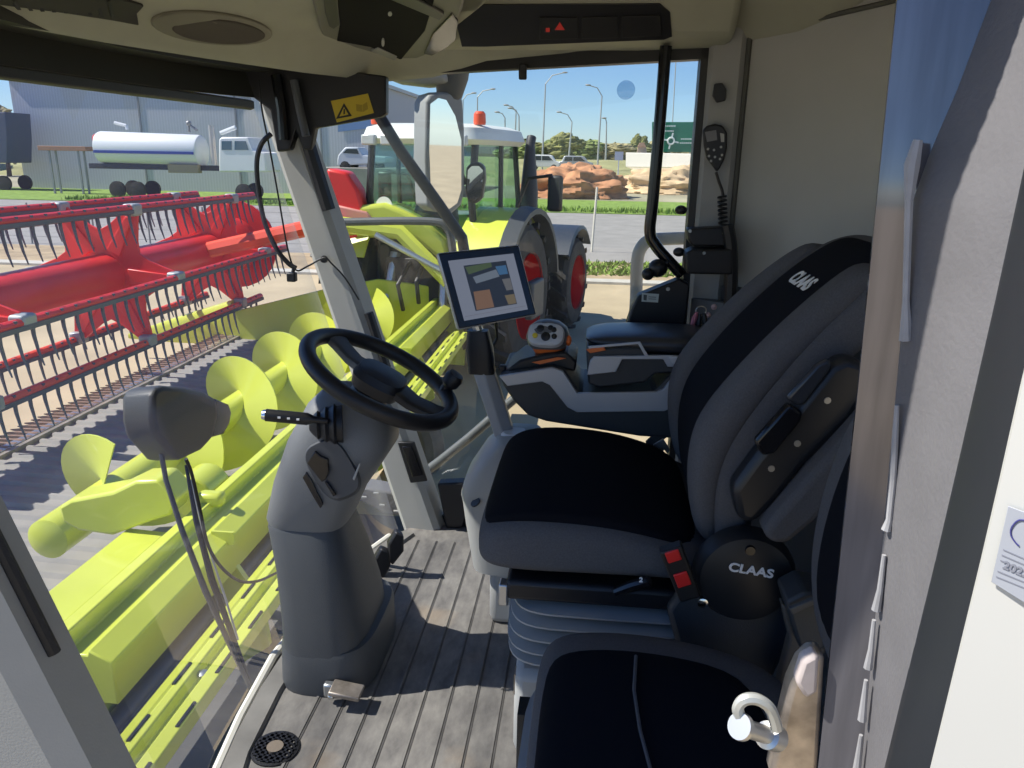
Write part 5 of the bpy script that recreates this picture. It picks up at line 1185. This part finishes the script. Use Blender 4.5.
# wiper and lamp-like housing in front of the windscreen
hs = thing('windscreen_housing', 'dark grey boxy plastic housing with trailing cable outside the windscreen', 'housing', at(190, 425, X=-1.02))
HXc = -1.02
def hp(px, py, X=HXc): return at(px, py, X=X)
r0_ = [hp(x, y, -1.0) for x, y in ((153, 392), (158, 386), (186, 387), (196, 390), (192, 440), (180, 459), (172, 458), (155, 430))]
r1_ = [hp(x, y, -1.06) for x, y in ((205, 393), (214, 396), (228, 402), (231, 409), (229, 425), (222, 440), (208, 450), (190, 459))]
q0 = [hp(x, y, -1.02) for x, y in ((153, 394), (157, 387), (168, 385), (180, 386), (196, 440), (183, 459), (172, 457), (156, 430))]
MB().prism([hp(x, y, -.98) for x, y in ((153, 396), (156, 388), (164, 385), (186, 387), (204, 391), (217, 398), (219, 414), (214, 438), (203, 450), (182, 460), (176, 459), (157, 436), (153, 420))], (-.10, .03, -.02)).obj('shell', mat('housing_grey', (.035, .034, .03), .5, bump=.15, bscale=300), hs, bevel=.015, seg=3)
MB().prism([hp(x, y, -.985) for x, y in ((215, 398), (229, 404), (232, 412), (230, 424), (224, 434), (213, 437), (211, 414))], (-.08, .02, -.02)).obj('dark_end', BLACKG, hs, bevel=.006)
MB().tube(curve(((186, 459), (192, 475), (200, 510), (208, 545), (222, 568), (240, 581), (258, 581), (276, 573)), X=-.90), .0042, 8).obj('cable', BLACK, hs)
MB().tube([hp(168, 450, -1.0), hp(158, 420, -1.0)], .012, 8).obj('pivot', CHAR, hs)
wp = thing('windscreen_wiper', 'thin dark wiper arm and blade crossing the lower windscreen', 'wiper', at(250, 690, X=-.82))
MB().tube([at(x, y, X=X) for x, y, X in ((157, 430, -1.03), (166, 480, -1.0), (182, 530, -.965), (205, 590, -.92), (230, 645, -.87), (251, 690, -.83))], [.007, .006, .007, .008, .007, .005], 8).obj('wiper_arm', mat('wiper_grey', (.07, .07, .075), .4), wp)
MB().tube([at(x, y, X=X) for x, y, X in ((186, 465, -1.0), (196, 520, -.965), (212, 580, -.92), (234, 640, -.87), (252, 688, -.83))], [.004, .007, .009, .007, .004], 8).obj('wiper_blade', BLACK, wp)
MB().tube([at(x, y, X=X) for x, y, X in ((191, 480, -.99), (203, 530, -.955), (226, 600, -.905), (238, 640, -.87))], .003, 6).obj('blade_spring', STEEL, wp)

# slot and seal on the near left pillar
b = MB(); b.prism([at(x, y, Y=.708) for x, y in ((19, 724), (22, 724), (31, 748), (28, 749))], (0, -.003, 0)); b.obj('slot', BLACK, pl_)
b = MB(); b.tube([(-.612 + LEAN * z + .18 - .03 * z / 1.46 + .013, .745, z) for z in (.66, .76, .87)], .008, 8); b.obj('rubber_seal', BLACK, pl_)

# ------------------------------------------------------------------ open door edge and outer panel in the near right
door = MB()
def strip(pa, pb, Ya, Yb, name, m, parent=None, t=.02, n=10):
    """solid strip between two edge lines, each given top to bottom at its own depth"""
    def along_(P, f):
        y = lerp(-40, 820, f)
        for (x0, y0), (x1, y1) in zip(P, P[1:]):
            if y <= y1 or (x1, y1) == P[-1]: return (lerp(x0, x1, (y - y0) / (y1 - y0)), y)
    rings = []
    for i in range(n + 1):
        a, b_ = along_(pa, i / n), along_(pb, i / n)
        ya, yb = [lerp(q[0], q[1], i / n) if isinstance(q, tuple) else q for q in (Ya, Yb)]
        A, B = at(a[0], a[1], Y=ya), at(b_[0], b_[1], Y=yb)
        back = V((.25, .97, 0)) * t
        rings.append([A, B, B + back, A + back])
    return MB().loft(rings).obj(name, m, parent)
frit = mat('dusty_glass_edge', (.165, .162, .17), .5, var=.08, scale=14, bump=.08, bscale=200)
bead = mat('sealant', (.34, .34, .35), .6, var=.15, scale=30)
gl_ = mat('glass_edge_film', (.19, .185, .20), .09, metal=.55, var=.18, scale=6, stretch=(12, 12, .8))
E0 = [(901, -40), (897, 0), (880, 170), (858, 390), (818, 768), (812, 820)]
E1 = [(1008, -40), (992, 0), (958, 90), (932, 150), (914, 200), (905, 300), (885, 520), (862, 768), (857, 820)]
E2 = [(1074, -40), (1063, 0), (998, 300), (941, 550), (889, 768), (876, 820)]
E3 = [(1125, -40), (1114, 0), (1024, 378), (1005, 463), (985, 550), (932, 768), (919, 820)]
E4 = [(1500, -40), (1500, 820)]
dr = MB(); 
d1 = strip(E0, E1, .72, .70, 'door_1', gl_, None, .012, 40); struct(d1, 'edge of the open glass cab door with bluish reflection at its top', 'door')
strip(E1, E2, .695, .60, 'dusty_border', frit, d1, .012, 40)
strip(E2, E3, .595, .555, 'dark_seal', mat('seal_dark', (.02, .023, .028), .4), d1, .015)
bpts = [at(x, y, Y=.688) for x, y in ((918, 140), (912, 165), (909, 200), (906, 300), (906, 340))]
MB().tube(bpts, [.004, .0065, .0035, .003, .006], 8).obj('sealant_bead', bead, d1)
for seg_ in (((897, 405), (895, 440), (893, 480), (889, 520), (886, 530)), ((884, 555), (880, 590), (876, 610)), ((874, 620), (871, 650), (868, 668)), ((866, 680), (862, 720)), ((861, 735), (856, 775))):
    MB().tube([at(x, y, Y=.684) for x, y in seg_], [.002] + [.003] * (len(seg_) - 2) + [.0045], 8).obj('sealant_bead', bead, d1)
pw = strip(E3, E4, .552, .40, 'body_panel', mat('panel_white', (.64, .64, .60), .35, coat=.3), None, .03)
tag(pw, 'white painted outer panel with grey label at the right edge', 'panel')
pn_a, pn_b, pn_c = at(1024, 378, Y=.552), at(932, 768, Y=.552), at(1500, 500, Y=.40)
pnn = (pn_b - pn_a).cross(pn_c - pn_a).normalized()
if pnn.y > 0: pnn = -pnn
def onpanel(x, y, d): return onto(at(x, y, Y=.5), pn_a + pnn * d, pnn)
lbl = MB().prism([onpanel(x, y, .0025) for x, y in ((1008, 506), (1100, 540), (1100, 650), (991, 582))], -pnn * .0012).obj('label', mat('label_grey', (.36, .38, .42), .5), pw, bevel=.0004)
ink = mat('pen_ink', (.05, .05, .2), .5)
MB().tube([onto(p, pn_a + pnn * .003, pnn) for p in curve(((1034, 523), (1020, 520), (1012, 527), (1011, 535), (1015, 542), (1019, 546)), Y=.53)], .0006, 6).obj('pen_stroke', ink, lbl)
for k in range(6):
    y = 549 + k * 5.4
    if k == 3: continue
    MB().prism([onpanel(x, yy, .0030) for x, yy in ((1003 - k * 1.4, y), (1080, y + 34), (1080, y + 35.2), (1003 - k * 1.4, y + 1.2))], -pnn * .0006).obj('text_line', mat('label_print', (.22, .23, .27), .5), lbl)
ex_ = (onpanel(1040, 580, 0) - onpanel(1000, 563, 0)).normalized()
text('year_print', '2022', .0085, frame(onpanel(1016, 570, .003), ex_, pnn.cross(ex_)), mat('label_print', (.22, .23, .27), .5), lbl, depth=.0003)
# striker bolt with ring at the door edge
sk_ = thing('door_striker', 'shiny steel striker bolt with loop on the worn door post', 'striker', at(790, 730, Y=.68))
MB().prism([at(x, y, Y=.72) for x, y in ((800, 668), (812, 656), (826, 656), (818, 780), (770, 780), (778, 740), (790, 690))], (0, .03, 0)).obj('worn_bracket', WORN, sk_, bevel=.006)
MB().prism([at(x, y, Y=.712) for x, y in ((796, 684), (803, 662), (814, 656), (820, 656), (818, 694), (806, 700))], (0, .02, 0)).obj('polished_cap', mat('cap_pale', (.55, .48, .45), .5, var=.1, scale=40), sk_, bevel=.006)
a0, a1 = at(739, 726, Y=.655), at(776, 738, Y=.69); ax_ = (a1 - a0).normalized()
L_ = (a1 - a0).length
MB().lathe([(.013, 0), (.0135, .003), (.0135, .006), (.009, .008), (.009, L_ * .72), (.014, L_ * .74), (.014, L_), (.010, L_ + .004)], a0, ax_, 24).obj('bolt', mat('bolt_steel', (.62, .62, .60), .35, metal=.85), sk_)
MB().tube(curve(((741, 720), (738, 708), (744, 700), (756, 699), (768, 706), (774, 718), (777, 730)), Y=.665), [.003] + [.006] * 47 + [.004], 8).obj('loop', mat('loop_pale', (.55, .56, .52), .35, metal=.4), sk_)
